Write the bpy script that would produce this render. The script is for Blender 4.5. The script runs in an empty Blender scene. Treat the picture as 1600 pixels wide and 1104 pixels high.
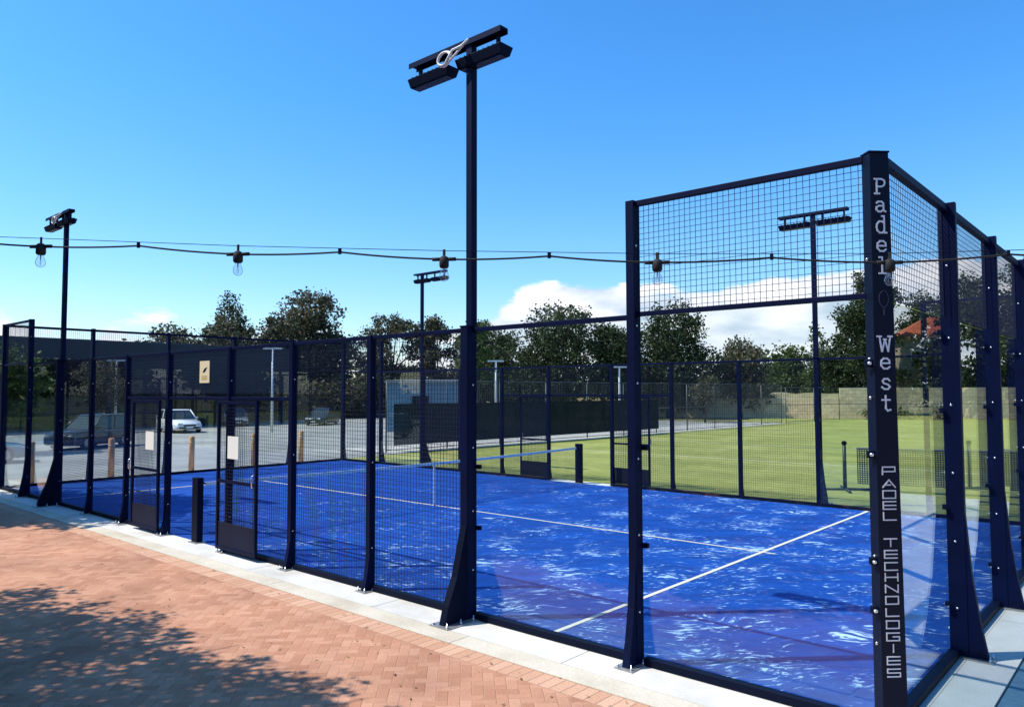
import bpy, bmesh, math, random
from mathutils import Vector, Matrix, Euler

S = bpy.context.scene
COL = S.collection
R = math.radians

# ------------------------------------------------------------------ camera
cd = bpy.data.cameras.new("camera")
cam = bpy.data.objects.new("camera", cd)
COL.objects.link(cam)
S.camera = cam
cd.sensor_width = 36.0
cd.lens = 1184.4 * 36.0 / 1600.0
cd.clip_end = 3000.0
yaw, pitch, roll = 2.29365, 0.05019, -0.00232
fw = Vector((math.cos(yaw) * math.cos(pitch), math.sin(yaw) * math.cos(pitch), math.sin(pitch)))
rt = Vector((math.sin(yaw), -math.cos(yaw), 0))
up = rt.cross(fw)
r2 = math.cos(roll) * rt + math.sin(roll) * up
u2 = -math.sin(roll) * rt + math.cos(roll) * up
M = Matrix((r2, u2, -fw)).transposed().to_4x4()
M.translation = Vector((1.58076, -5.70117, 2.32914))
cam.matrix_world = M

# ------------------------------------------------------------------ light
S.view_settings.view_transform = 'Standard'
S.view_settings.look = 'None'
S.view_settings.exposure = 0.25
S.view_settings.gamma = 1.0
S.cycles.transparent_max_bounces = 40
S.cycles.max_bounces = 8
SUN_DIR = Vector((-0.5, -0.5, 1.0)).normalized()      # towards the sun
sun_el = math.asin(SUN_DIR.z)
W = bpy.data.worlds.new("World")
S.world = W
W.use_nodes = True
wn, wl = W.node_tree.nodes, W.node_tree.links
wn.clear()


def nd(nodes, typ, **kw):
    n = nodes.new(typ)
    for k, v in kw.items():
        setattr(n, k, v)
    return n


def mth(nodes, links, op, a, b=None, c=None, clamp=False):
    n = nodes.new('ShaderNodeMath')
    n.operation = op
    n.use_clamp = clamp
    for i, v in enumerate((a, b, c)):
        if v is None:
            continue
        if isinstance(v, (int, float)):
            n.inputs[i].default_value = v
        else:
            links.new(v, n.inputs[i])
    return n.outputs[0]


sky = nd(wn, 'ShaderNodeTexSky', sky_type='NISHITA', sun_disc=False)
sky.sun_elevation = sun_el
sky.sun_rotation = math.atan2(SUN_DIR.x, SUN_DIR.y)
sky.air_density = 1.0
sky.dust_density = 0.6
sky.ozone_density = 2.5
hsv = nd(wn, 'ShaderNodeHueSaturation')
hsv.inputs['Saturation'].default_value = 1.25
hsv.inputs['Value'].default_value = 1.0
wl.new(sky.outputs[0], hsv.inputs['Color'])
tc = nd(wn, 'ShaderNodeTexCoord')
mp = nd(wn, 'ShaderNodeMapping')
mp.inputs['Scale'].default_value = (4.6, 4.6, 13.0)
mp.inputs['Location'].default_value = (1.3, 0.4, 0.2)
wl.new(tc.outputs['Generated'], mp.inputs['Vector'])
nz = nd(wn, 'ShaderNodeTexNoise')
nz.inputs['Scale'].default_value = 1.0
nz.inputs['Detail'].default_value = 9.0
nz.inputs['Roughness'].default_value = 0.55
wl.new(mp.outputs[0], nz.inputs['Vector'])
sep = nd(wn, 'ShaderNodeSeparateXYZ')
wl.new(tc.outputs['Generated'], sep.inputs[0])


def mrange(nodes, links, v, a, b, c, d, smooth=True):
    n = nodes.new('ShaderNodeMapRange')
    if smooth:
        n.interpolation_type = 'SMOOTHSTEP'
    links.new(v, n.inputs[0])
    for i, x in enumerate((a, b, c, d)):
        n.inputs[i + 1].default_value = x
    return n.outputs[0]


# cloud bank low over the horizon, thickest towards azimuth of the lawn
az = nd(wn, 'ShaderNodeVectorMath', operation='DOT_PRODUCT')
wl.new(tc.outputs['Generated'], az.inputs[0])
az.inputs[1].default_value = (-0.30, 0.954, 0.0)
azm = mrange(wn, wl, az.outputs['Value'], 0.80, 0.96, -0.12, 0.20)
elv = mrange(wn, wl, sep.outputs['Z'], 0.10, 0.21, 0.09, -0.75)
pf = []
for vec, c0, gain in (((-0.920, 0.390, 0.050), 0.9980, 0.13), ((-0.110, 0.980, 0.145), 0.9955, 0.22)):
    dv = nd(wn, 'ShaderNodeVectorMath', operation='DOT_PRODUCT')
    wl.new(tc.outputs['Generated'], dv.inputs[0])
    dv.inputs[1].default_value = vec
    pf.append(mrange(wn, wl, dv.outputs['Value'], c0, 0.9995, 0.0, gain))
puff = mth(wn, wl, 'ADD', pf[0], pf[1])
tot = mth(wn, wl, 'ADD', puff, mth(wn, wl, 'ADD', mth(wn, wl, 'ADD', nz.outputs['Fac'], azm), elv))
cm = mrange(wn, wl, tot, 0.515, 0.585, 0.0, 1.0)
nz2 = nd(wn, 'ShaderNodeTexNoise')
nz2.inputs['Scale'].default_value = 2.0
nz2.inputs['Detail'].default_value = 6.0
wl.new(mp.outputs[0], nz2.inputs['Vector'])
crd = nd(wn, 'ShaderNodeValToRGB')
crd.color_ramp.elements[0].position = 0.35
crd.color_ramp.elements[0].color = (3.9, 4.7, 5.8, 1)
crd.color_ramp.elements[1].position = 0.6
crd.color_ramp.elements[1].color = (7.2, 7.3, 7.7, 1)
wl.new(nz2.outputs['Fac'], crd.inputs[0])
tn_ = nd(wn, 'ShaderNodeMix', data_type='RGBA', blend_type='MULTIPLY')
tn_.inputs['Factor'].default_value = 1.0
wl.new(hsv.outputs[0], tn_.inputs['A'])
tint = nd(wn, 'ShaderNodeValToRGB')
te = tint.color_ramp.elements
te[0].position, te[0].color = 0.0, (1.15, 1.12, 1.22, 1)
te[1].position, te[1].color = 0.36, (0.76, 1.28, 1.55, 1)
tm = te.new(0.14)
tm.color = (0.98, 1.22, 1.38, 1)
wl.new(sep.outputs['Z'], tint.inputs[0])
wl.new(tint.outputs[0], tn_.inputs['B'])
mx = nd(wn, 'ShaderNodeMix', data_type='RGBA')
wl.new(cm, mx.inputs['Factor'])
wl.new(tn_.outputs['Result'], mx.inputs['A'])
wl.new(crd.outputs[0], mx.inputs['B'])
bg = nd(wn, 'ShaderNodeBackground')
bg.inputs['Strength'].default_value = 0.14
wl.new(mx.outputs['Result'], bg.inputs['Color'])
wo = nd(wn, 'ShaderNodeOutputWorld')
wl.new(bg.outputs[0], wo.inputs[0])

sd = bpy.data.lights.new("sun", 'SUN')
sd.energy = 4.8
sd.angle = R(0.5)
sd.color = (1.0, 0.95, 0.87)
sun = bpy.data.objects.new("sun", sd)
sun.rotation_euler = (-SUN_DIR).to_track_quat('-Z', 'Y').to_euler()
sun.location = (-20, -20, 40)
COL.objects.link(sun)

# ------------------------------------------------------------------ materials
MATS = {}


def mat(name, col, rough=0.6, metal=0.0, spec=0.5, coat=0.0, var=0.0, vscale=5.0, bump=0.0, bscale=40.0):
    if name in MATS:
        return MATS[name]
    m = bpy.data.materials.new(name)
    m.use_nodes = True
    n, l = m.node_tree.nodes, m.node_tree.links
    b = n['Principled BSDF']
    b.inputs['Base Color'].default_value = (*col, 1)
    b.inputs['Roughness'].default_value = rough
    b.inputs['Metallic'].default_value = metal
    b.inputs['Specular IOR Level'].default_value = spec
    b.inputs['Coat Weight'].default_value = coat
    if var > 0 or bump > 0:
        t = n.new('ShaderNodeTexCoord')
    if var > 0:
        z = n.new('ShaderNodeTexNoise')
        z.inputs['Scale'].default_value = vscale
        z.inputs['Detail'].default_value = 6
        l.new(t.outputs['Object'], z.inputs['Vector'])
        c = n.new('ShaderNodeValToRGB')
        c.color_ramp.elements[0].position = 0.3
        c.color_ramp.elements[1].position = 0.7
        c.color_ramp.elements[0].color = (*[max(0, x * (1 - var)) for x in col], 1)
        c.color_ramp.elements[1].color = (*[min(1, x * (1 + var)) for x in col], 1)
        l.new(z.outputs['Fac'], c.inputs[0])
        l.new(c.outputs[0], b.inputs['Base Color'])
    if bump > 0:
        z = n.new('ShaderNodeTexNoise')
        z.inputs['Scale'].default_value = bscale
        z.inputs['Detail'].default_value = 4
        l.new(t.outputs['Object'], z.inputs['Vector'])
        bp = n.new('ShaderNodeBump')
        bp.inputs['Strength'].default_value = bump
        bp.inputs['Distance'].default_value = 0.02
        l.new(z.outputs['Fac'], bp.inputs['Height'])
        l.new(bp.outputs[0], b.inputs['Normal'])
    MATS[name] = m
    return m


def glass_mat(name, tint, refl=1.0, base=0.045):
    m = bpy.data.materials.new(name)
    m.use_nodes = True
    n, l = m.node_tree.nodes, m.node_tree.links
    n.clear()
    o = n.new('ShaderNodeOutputMaterial')
    tr = n.new('ShaderNodeBsdfTransparent')
    tr.inputs[0].default_value = (*tint, 1)
    gl = n.new('ShaderNodeBsdfGlossy')
    gl.inputs['Roughness'].default_value = 0.0
    gl.inputs['Color'].default_value = (0.95, 0.98, 1.0, 1)
    lw = n.new('ShaderNodeLayerWeight')
    lw.inputs['Blend'].default_value = 0.5
    p5 = mth(n, l, 'POWER', lw.outputs['Facing'], 5.0)
    f = mth(n, l, 'MULTIPLY_ADD', p5, (1 - base) * refl, base * refl, clamp=True)
    mx = n.new('ShaderNodeMixShader')
    l.new(f, mx.inputs[0])
    l.new(tr.outputs[0], mx.inputs[1])
    l.new(gl.outputs[0], mx.inputs[2])
    l.new(mx.outputs[0], o.inputs[0])
    return m


def leaf_mat(name, cols, rough=0.6, trans=0.25):
    m = bpy.data.materials.new(name)
    m.use_nodes = True
    n, l = m.node_tree.nodes, m.node_tree.links
    b = n['Principled BSDF']
    b.inputs['Roughness'].default_value = rough
    b.inputs['Specular IOR Level'].default_value = 0.3
    g = n.new('ShaderNodeNewGeometry')
    c = n.new('ShaderNodeValToRGB')
    e = c.color_ramp.elements
    e[0].color = (*cols[0], 1)
    e[1].color = (*cols[-1], 1)
    for i, k in enumerate(cols[1:-1]):
        q = e.new((i + 1) / (len(cols) - 1))
        q.color = (*k, 1)
    l.new(g.outputs['Random Per Island'], c.inputs[0])
    l.new(c.outputs[0], b.inputs['Base Color'])
    t = n.new('ShaderNodeBsdfTranslucent')
    l.new(c.outputs[0], t.inputs[0])
    mx = n.new('ShaderNodeMixShader')
    mx.inputs[0].default_value = trans
    l.new(b.outputs[0], mx.inputs[1])
    l.new(t.outputs[0], mx.inputs[2])
    l.new(mx.outputs[0], n['Material Output'].inputs[0])
    MATS[name] = m
    return m


NAVY = mat('navy_painted_steel', (0.0015, 0.005, 0.030), 0.55, 0.0, 0.10, 0.0, var=0.25, vscale=3)
NAVYD = mat('dark_painted_steel', (0.001, 0.004, 0.018), 0.6, 0.0, 0.10)
FACE = mat('near_black_navy_panel', (0.003, 0.007, 0.024), 0.5, 0.0, 0.15)
WIRE = mat('navy_wire', (0.006, 0.010, 0.035), 0.5)
GALV = mat('galvanised_steel', (0.42, 0.42, 0.41), 0.45, 0.7, var=0.2, vscale=20)
BOLT = mat('bright_bolt_steel', (0.75, 0.76, 0.78), 0.25, 0.9)
WHITE = mat('white_vinyl', (0.78, 0.80, 0.84), 0.5)
PAPER = mat('white_paper', (0.80, 0.80, 0.76), 0.7)
GLASS = glass_mat('court_glass', (0.95, 0.985, 0.98), 1.0, 0.040)
CARGLASS = mat('car_glass', (0.015, 0.02, 0.025), 0.06, 0, 0.8)
RUBBER = mat('rubber', (0.012, 0.012, 0.013), 0.8)


def noise_ramp(n, l, vec, scale, detail, stops, rough=0.5, dist=0.0):
    z = n.new('ShaderNodeTexNoise')
    z.inputs['Scale'].default_value = scale
    z.inputs['Detail'].default_value = detail
    z.inputs['Roughness'].default_value = rough
    z.inputs['Distortion'].default_value = dist
    l.new(vec, z.inputs['Vector'])
    c = n.new('ShaderNodeValToRGB')
    e = c.color_ramp.elements
    e[0].position, e[0].color = stops[0][0], (*stops[0][1], 1)
    e[1].position, e[1].color = stops[-1][0], (*stops[-1][1], 1)
    for p, k in stops[1:-1]:
        q = e.new(p)
        q.color = (*k, 1)
    l.new(z.outputs['Fac'], c.inputs[0])
    return z.outputs['Fac'], c.outputs[0]


def mixc(n, l, f, a, b, blend='MIX'):
    x = n.new('ShaderNodeMix')
    x.data_type = 'RGBA'
    x.blend_type = blend
    for i, v in ((0, f), (6, a), (7, b)):
        if isinstance(v, (int, float)):
            x.inputs[i].default_value = v
        elif isinstance(v, tuple):
            x.inputs[i].default_value = (*v, 1)
        else:
            l.new(v, x.inputs[i])
    return x.outputs[2]


def newmat(name, rough=0.8, spec=0.3):
    m = bpy.data.materials.new(name)
    m.use_nodes = True
    n, l = m.node_tree.nodes, m.node_tree.links
    b = n['Principled BSDF']
    b.inputs['Roughness'].default_value = rough
    b.inputs['Specular IOR Level'].default_value = spec
    t = n.new('ShaderNodeTexCoord')
    return m, n, l, b, t.outputs['Object']


def mapping(n, l, vec, sc=(1, 1, 1), rot=0.0, loc=(0, 0, 0)):
    q = n.new('ShaderNodeMapping')
    q.inputs['Scale'].default_value = sc
    q.inputs['Rotation'].default_value = (0, 0, rot)
    q.inputs['Location'].default_value = loc
    l.new(vec, q.inputs['Vector'])
    return q.outputs[0]


def add_bump(n, l, b, h, strength, dist):
    bp = n.new('ShaderNodeBump')
    bp.inputs['Strength'].default_value = strength
    bp.inputs['Distance'].default_value = dist
    l.new(h, bp.inputs['Height'])
    l.new(bp.outputs[0], b.inputs['Normal'])


def turf_material():
    m, n, l, b, o = newmat('blue_sanded_turf', 0.75, 0.25)
    # brushed sand: short curved streaks, broken into drifts
    wv = n.new('ShaderNodeTexNoise')
    wv.inputs['Scale'].default_value = 0.9
    wv.inputs['Detail'].default_value = 2
    l.new(o, wv.inputs['Vector'])
    off = n.new('ShaderNodeVectorMath')
    off.operation = 'SCALE'
    l.new(wv.outputs['Color'], off.inputs[0])
    off.inputs['Scale'].default_value = 0.9
    ad = n.new('ShaderNodeVectorMath')
    ad.operation = 'ADD'
    l.new(o, ad.inputs[0])
    l.new(off.outputs[0], ad.inputs[1])
    v1 = mapping(n, l, ad.outputs[0], (1, 1, 1), R(-40))
    v1 = mapping(n, l, v1, (1.5, 4.6, 1.0))
    s1, _ = noise_ramp(n, l, v1, 4.6, 8, [(0, (0, 0, 0)), (1, (1, 1, 1))], 0.62, 0.6)
    drift, _ = noise_ramp(n, l, mapping(n, l, o, (1, 1, 1), 0, (3, 1, 0)), 1.3, 5, [(0, (0, 0, 0)), (1, (1, 1, 1))])
    near = n.new('ShaderNodeSeparateXYZ')
    l.new(o, near.inputs[0])
    worn = mrange(n, l, near.outputs['X'], -6.0, 7.0, -0.07, 0.03)
    tot = mth(n, l, 'ADD', mth(n, l, 'ADD', s1, mth(n, l, 'MULTIPLY', drift, 0.5)), worn)
    k = mrange(n, l, tot, 0.865, 0.95, 0.0, 0.9)
    kk = mrange(n, l, tot, 0.74, 0.94, 0.0, 0.25)
    _, base = noise_ramp(n, l, mapping(n, l, v1, (0.5, 0.6, 1)), 1.5, 6,
                         [(0.3, (0.0, 0.034, 0.22)), (0.7, (0.0, 0.070, 0.38))])
    c = mixc(n, l, kk, base, (0.04, 0.20, 0.66))
    c = mixc(n, l, k, c, (0.50, 0.70, 0.86))
    l.new(c, b.inputs['Base Color'])
    f, _ = noise_ramp(n, l, o, 220, 2, [(0, (0, 0, 0)), (1, (1, 1, 1))])
    add_bump(n, l, b, f, 0.5, 0.01)
    return m


def herringbone_material():
    m, n, l, b, o = newmat('salmon_herringbone_brick', 0.85, 0.2)
    v = mapping(n, l, o, (1 / 0.092, 1 / 0.092, 1), R(45))
    s = n.new('ShaderNodeSeparateXYZ')
    l.new(v, s.inputs[0])
    ix = mth(n, l, 'FLOOR', s.outputs[0])
    iy = mth(n, l, 'FLOOR', s.outputs[1])
    fx = mth(n, l, 'SUBTRACT', s.outputs[0], ix)
    fy = mth(n, l, 'SUBTRACT', s.outputs[1], iy)
    mm = mth(n, l, 'FLOORED_MODULO', mth(n, l, 'SUBTRACT', ix, iy), 4.0)

    def eq(k):
        return mth(n, l, 'COMPARE', mm, float(k), 0.1)
    e0, e1, e2, e3 = eq(0), eq(1), eq(2), eq(3)
    dl = mth(n, l, 'MULTIPLY_ADD', e1, 5.0, fx)
    dr = mth(n, l, 'MULTIPLY_ADD', e0, 5.0, mth(n, l, 'SUBTRACT', 1.0, fx))
    dt = mth(n, l, 'MULTIPLY_ADD', e3, 5.0, mth(n, l, 'SUBTRACT', 1.0, fy))
    db = mth(n, l, 'MULTIPLY_ADD', e2, 5.0, fy)
    d = mth(n, l, 'MINIMUM', mth(n, l, 'MINIMUM', dl, dr), mth(n, l, 'MINIMUM', dt, db))
    # brick id: m1 -> (i-1,j), m2 -> (i,j-1)
    bx = mth(n, l, 'SUBTRACT', ix, e1)
    by = mth(n, l, 'SUBTRACT', iy, e2)
    cv = n.new('ShaderNodeCombineXYZ')
    l.new(bx, cv.inputs[0])
    l.new(by, cv.inputs[1])
    wn_ = n.new('ShaderNodeTexWhiteNoise')
    wn_.noise_dimensions = '2D'
    l.new(cv.outputs[0], wn_.inputs['Vector'])
    cr = n.new('ShaderNodeValToRGB')
    e = cr.color_ramp.elements
    e[0].position, e[0].color = 0.0, (0.44, 0.212, 0.125, 1)
    e[1].position, e[1].color = 1.0, (0.57, 0.305, 0.195, 1)
    q = e.new(0.5)
    q.color = (0.505, 0.258, 0.158, 1)
    l.new(wn_.outputs['Value'], cr.inputs[0])
    _, blot = noise_ramp(n, l, o, 0.8, 6, [(0.25, (0.68, 0.63, 0.62)), (0.5, (0.98, 0.97, 0.96)), (0.75, (1.16, 1.14, 1.10))])
    c = mixc(n, l, 1.0, cr.outputs[0], blot, 'MULTIPLY')
    _, sp = noise_ramp(n, l, o, 90, 3, [(0.35, (0.85, 0.85, 0.85)), (0.65, (1.08, 1.08, 1.08))])
    c = mixc(n, l, 1.0, c, sp, 'MULTIPLY')
    jo = mrange(n, l, d, 0.02, 0.06, 1.0, 0.0)
    c = mixc(n, l, mth(n, l, 'MULTIPLY', jo, 0.35), c, (0.34, 0.20, 0.12))
    l.new(c, b.inputs['Base Color'])
    add_bump(n, l, b, mrange(n, l, d, 0.0, 0.09, 0.0, 1.0), 0.5, 0.006)
    return m


def soldier_material():
    m, n, l, b, o = newmat('brick_border_course', 0.85, 0.2)
    br = n.new('ShaderNodeTexBrick')
    br.offset = 0.0
    br.inputs['Scale'].default_value = 1.0
    br.inputs['Brick Width'].default_value = 0.112
    br.inputs['Row Height'].default_value = 0.235
    br.inputs['Mortar Size'].default_value = 0.004
    br.inputs['Mortar Smooth'].default_value = 0.3
    br.inputs['Color1'].default_value = (0.52, 0.28, 0.17, 1)
    br.inputs['Color2'].default_value = (0.63, 0.38, 0.25, 1)
    br.inputs['Mortar'].default_value = (0.19, 0.12, 0.09, 1)
    l.new(o, br.inputs['Vector'])
    _, sp = noise_ramp(n, l, o, 50, 4, [(0.3, (0.85, 0.85, 0.85)), (0.7, (1.1, 1.1, 1.1))])
    l.new(mixc(n, l, 1.0, br.outputs['Color'], sp, 'MULTIPLY'), b.inputs['Base Color'])
    return m


def ground_mat(name, stops, scale=1.0, fine=60, bump=0.3, rough=0.9, fineamt=0.2):
    m, n, l, b, o = newmat(name, rough, 0.2)
    _, c = noise_ramp(n, l, o, scale, 8, stops, 0.6)
    _, f = noise_ramp(n, l, o, fine, 4, [(0.3, (1 - fineamt,) * 3), (0.7, (1 + fineamt,) * 3)], 0.7)
    c = mixc(n, l, 1.0, c, f, 'MULTIPLY')
    l.new(c, b.inputs['Base Color'])
    h, _ = noise_ramp(n, l, o, fine, 5, [(0, (0, 0, 0)), (1, (1, 1, 1))], 0.7)
    add_bump(n, l, b, h, bump, 0.01)
    return m


def lawn_material():
    m, n, l, b, o = newmat('mown_lawn', 0.85, 0.15)
    _, c = noise_ramp(n, l, o, 0.35, 8, [(0.25, (0.22, 0.24, 0.055)), (0.55, (0.34, 0.34, 0.10)), (0.8, (0.48, 0.45, 0.18))], 0.65)
    # mowing bands along x
    s = n.new('ShaderNodeSeparateXYZ')
    l.new(o, s.inputs[0])
    w = mth(n, l, 'SINE', mth(n, l, 'MULTIPLY', s.outputs[1], 2.1))
    band = mrange(n, l, w, -0.4, 0.4, 0.94, 1.05)
    cb = n.new('ShaderNodeCombineColor')
    for i in range(3):
        l.new(band, cb.inputs[i])
    c = mixc(n, l, 1.0, c, cb.outputs[0], 'MULTIPLY')
    _, f = noise_ramp(n, l, mapping(n, l, o, (0.5, 1.4, 1)), 4, 10, [(0.3, (0.62, 0.68, 0.6)), (0.7, (1.3, 1.26, 1.2))], 0.8)
    c = mixc(n, l, 1.0, c, f, 'MULTIPLY')
    l.new(c, b.inputs['Base Color'])
    h, _ = noise_ramp(n, l, o, 60, 5, [(0, (0, 0, 0)), (1, (1, 1, 1))], 0.8)
    add_bump(n, l, b, h, 0.7, 0.03)
    return m


def stone_material(name, c1, c2, mortar, w=0.6, h=0.3):
    m, n, l, b, o = newmat(name, 0.9, 0.2)
    # bricks must run on vertical faces: use (x + y, z)
    s = n.new('ShaderNodeSeparateXYZ')
    l.new(o, s.inputs[0])
    cv = n.new('ShaderNodeCombineXYZ')
    l.new(mth(n, l, 'ADD', s.outputs[0], s.outputs[1]), cv.inputs[0])
    l.new(s.outputs[2], cv.inputs[1])
    br = n.new('ShaderNodeTexBrick')
    br.inputs['Scale'].default_value = 1.0
    br.inputs['Brick Width'].default_value = w
    br.inputs['Row Height'].default_value = h
    br.inputs['Mortar Size'].default_value = 0.015
    br.inputs['Color1'].default_value = (*c1, 1)
    br.inputs['Color2'].default_value = (*c2, 1)
    br.inputs['Mortar'].default_value = (*mortar, 1)
    l.new(cv.outputs[0], br.inputs['Vector'])
    _, f = noise_ramp(n, l, o, 1.6, 8, [(0.3, (0.68, 0.68, 0.68)), (0.7, (1.18, 1.16, 1.12))], 0.7)
    l.new(mixc(n, l, 1.0, br.outputs['Color'], f, 'MULTIPLY'), b.inputs['Base Color'])
    return m


def cloth_material(name, col, alpha):
    m, n, l, b, o = newmat(name, 0.8, 0.2)
    _, c = noise_ramp(n, l, o, 2.0, 5, [(0.3, tuple(x * 0.75 for x in col)), (0.7, tuple(x * 1.25 for x in col))])
    l.new(c, b.inputs['Base Color'])
    b.inputs['Alpha'].default_value = alpha
    return m


TURF = turf_material()
HERR = herringbone_material()
SOLD = soldier_material()
CONC = ground_mat('pale_concrete', [(0.25, (0.46, 0.43, 0.37)), (0.5, (0.62, 0.60, 0.55)), (0.75, (0.71, 0.69, 0.64))], 1.1, 45, 0.12, 0.75, 0.10)
KERBC = ground_mat('cream_kerb_concrete', [(0.25, (0.44, 0.38, 0.28)), (0.5, (0.58, 0.52, 0.41)), (0.75, (0.66, 0.60, 0.49))], 1.4, 40, 0.15, 0.8, 0.12)
CONCS = ground_mat('slab_concrete', [(0.3, (0.40, 0.40, 0.37)), (0.7, (0.52, 0.52, 0.48))], 1.6, 60, 0.15, 0.75, 0.10)
ASPH = ground_mat('sunbleached_asphalt', [(0.25, (0.19, 0.185, 0.17)), (0.5, (0.28, 0.275, 0.25)), (0.7, (0.36, 0.35, 0.32))], 0.35, 30, 0.3, 0.9, 0.14)
DRY = ground_mat('dry_grass_ground', [(0.3, (0.10, 0.11, 0.04)), (0.7, (0.24, 0.20, 0.10))], 0.3, 12, 0.5, 0.95, 0.3)
SANDY = ground_mat('sandy_bank', [(0.3, (0.16, 0.15, 0.06)), (0.55, (0.33, 0.28, 0.15)), (0.8, (0.10, 0.12, 0.04))], 0.9, 4, 0.5, 0.95, 0.3)
LAWN = lawn_material()
DRAIN = mat('blue_grey_drain_cover', (0.10, 0.20, 0.27), 0.45, 0.3, var=0.2, vscale=12)
STONE = stone_material('limestone_blocks', (0.66, 0.49, 0.29), (0.78, 0.61, 0.38), (0.44, 0.34, 0.22))
CLOTHN = cloth_material('navy_shade_cloth', (0.008, 0.010, 0.030), 0.93)
CLOTHG = cloth_material('dark_green_windscreen_cloth', (0.014, 0.022, 0.024), 0.90)
WOOD = mat('pine_bollard_wood', (0.60, 0.30, 0.12), 0.8, var=0.3, vscale=6)
BARK = mat('bark', (0.055, 0.042, 0.032), 0.95, var=0.4, vscale=4, bump=0.8, bscale=12)
LEAF_D = leaf_mat('dark_green_leaves', [(0.014, 0.024, 0.010), (0.035, 0.055, 0.018), (0.09, 0.115, 0.04)])
LEAF_B = leaf_mat('brown_green_leaves', [(0.025, 0.03, 0.016), (0.06, 0.065, 0.03), (0.11, 0.11, 0.052), (0.20, 0.15, 0.09)])
LEAF_G = leaf_mat('mid_green_leaves', [(0.03, 0.05, 0.01), (0.07, 0.11, 0.02), (0.11, 0.15, 0.03)])
LEAF_R = leaf_mat('reddish_leaves', [(0.05, 0.03, 0.015), (0.10, 0.05, 0.03), (0.14, 0.08, 0.05)])

# ------------------------------------------------------------------ mesh helpers


class MB:
    def __init__(self):
        self.v, self.f, self.sm = [], [], []

    def quad(self, pts, sm=False):
        i = len(self.v)
        self.v += [tuple(p) for p in pts]
        self.f.append(tuple(range(i, i + len(pts))))
        self.sm.append(sm)
        return self

    def hexa(self, p):          # p: 8 points, 0-3 bottom ccw, 4-7 top ccw
        i = len(self.v)
        self.v += [tuple(q) for q in p]
        for f in ((3, 2, 1, 0), (4, 5, 6, 7), (0, 1, 5, 4), (1, 2, 6, 5), (2, 3, 7, 6), (3, 0, 4, 7)):
            self.f.append(tuple(i + k for k in f))
            self.sm.append(False)
        return self

    def box(self, x0, x1, y0, y1, z0, z1):
        if x0 > x1:
            x0, x1 = x1, x0
        if y0 > y1:
            y0, y1 = y1, y0
        return self.hexa([(x0, y0, z0), (x1, y0, z0), (x1, y1, z0), (x0, y1, z0),
                          (x0, y0, z1), (x1, y0, z1), (x1, y1, z1), (x0, y1, z1)])

    def tube(self, pts, r, n=6, cap=True, closed=False):
        pts = [Vector(p) for p in pts]
        rs = r if isinstance(r, (list, tuple)) else [r] * len(pts)
        i0 = len(self.v)
        prev = None
        m = len(pts)
        for k, p in enumerate(pts):
            if closed:
                t = pts[(k + 1) % m] - pts[k - 1]
            else:
                t = pts[min(k + 1, m - 1)] - pts[max(k - 1, 0)]
            t.normalize()
            a = prev if prev is not None else (Vector((0, 0, 1)) if abs(t.z) < 0.9 else Vector((1, 0, 0)))
            a = (a - a.dot(t) * t).normalized()
            prev = a
            b = t.cross(a)
            for j in range(n):
                th = 2 * math.pi * j / n
                self.v.append(tuple(p + rs[k] * (math.cos(th) * a + math.sin(th) * b)))
        rng = m if closed else m - 1
        for k in range(rng):
            k2 = (k + 1) % m
            for j in range(n):
                self.f.append((i0 + k * n + j, i0 + k * n + (j + 1) % n, i0 + k2 * n + (j + 1) % n, i0 + k2 * n + j))
                self.sm.append(n > 4)
        if cap and not closed:
            self.f.append(tuple(i0 + j for j in reversed(range(n))))
            self.f.append(tuple(i0 + (m - 1) * n + j for j in range(n)))
            self.sm += [False, False]
        return self

    def lathe(self, c, prof, n=16, axis='z'):
        i0 = len(self.v)
        c = Vector(c)
        for (r, h) in prof:
            for j in range(n):
                th = 2 * math.pi * j / n
                a, b = r * math.cos(th), r * math.sin(th)
                if axis == 'z':
                    d = Vector((a, b, h))
                elif axis == 'y':
                    d = Vector((b, h, a))
                else:
                    d = Vector((h, a, b))
                self.v.append(tuple(c + d))
        for k in range(len(prof) - 1):
            for j in range(n):
                self.f.append((i0 + k * n + j, i0 + k * n + (j + 1) % n, i0 + (k + 1) * n + (j + 1) % n, i0 + (k + 1) * n + j))
                self.sm.append(True)
        self.f.append(tuple(i0 + j for j in reversed(range(n))))
        self.f.append(tuple(i0 + (len(prof) - 1) * n + j for j in range(n)))
        self.sm += [False, False]
        return self

    def build(self, name, m, parent=None, bevel=0.0, loc=None):
        me = bpy.data.meshes.new(name)
        me.from_pydata(self.v, [], self.f)
        me.polygons.foreach_set('use_smooth', self.sm)
        me.materials.append(m)
        me.update()
        o = bpy.data.objects.new(name, me)
        COL.objects.link(o)
        if loc is not None:
            o.location = loc
        if parent is not None:
            o.parent = parent
        if bevel > 0:
            bv = o.modifiers.new('bevel', 'BEVEL')
            bv.width = bevel
            bv.segments = 2
            bv.limit_method = 'ANGLE'
        return o


def tag(o, label=None, cat=None, group=None, kind=None):
    if label:
        o['label'] = label
    if cat:
        o['category'] = cat
    if group:
        o['group'] = group
    if kind:
        o['kind'] = kind
    return o


def empty(name, loc, rz=0.0):
    o = bpy.data.objects.new(name, None)
    o.location = loc
    o.rotation_euler = (0, 0, rz)
    o.empty_display_size = 0.2
    COL.objects.link(o)
    return o


def copy_tree(o, parent=None):
    c = o.copy()
    COL.objects.link(c)
    if parent is not None:
        c.parent = parent
    for ch in list(o.children):
        copy_tree(ch, c)
    return c


def sheet(name, pts, z, m, hole=None):
    b = MB()
    b.quad([(x, y, z) for x, y in pts])
    o = b.build(name, m)
    return tag(o, kind='structure')


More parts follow.
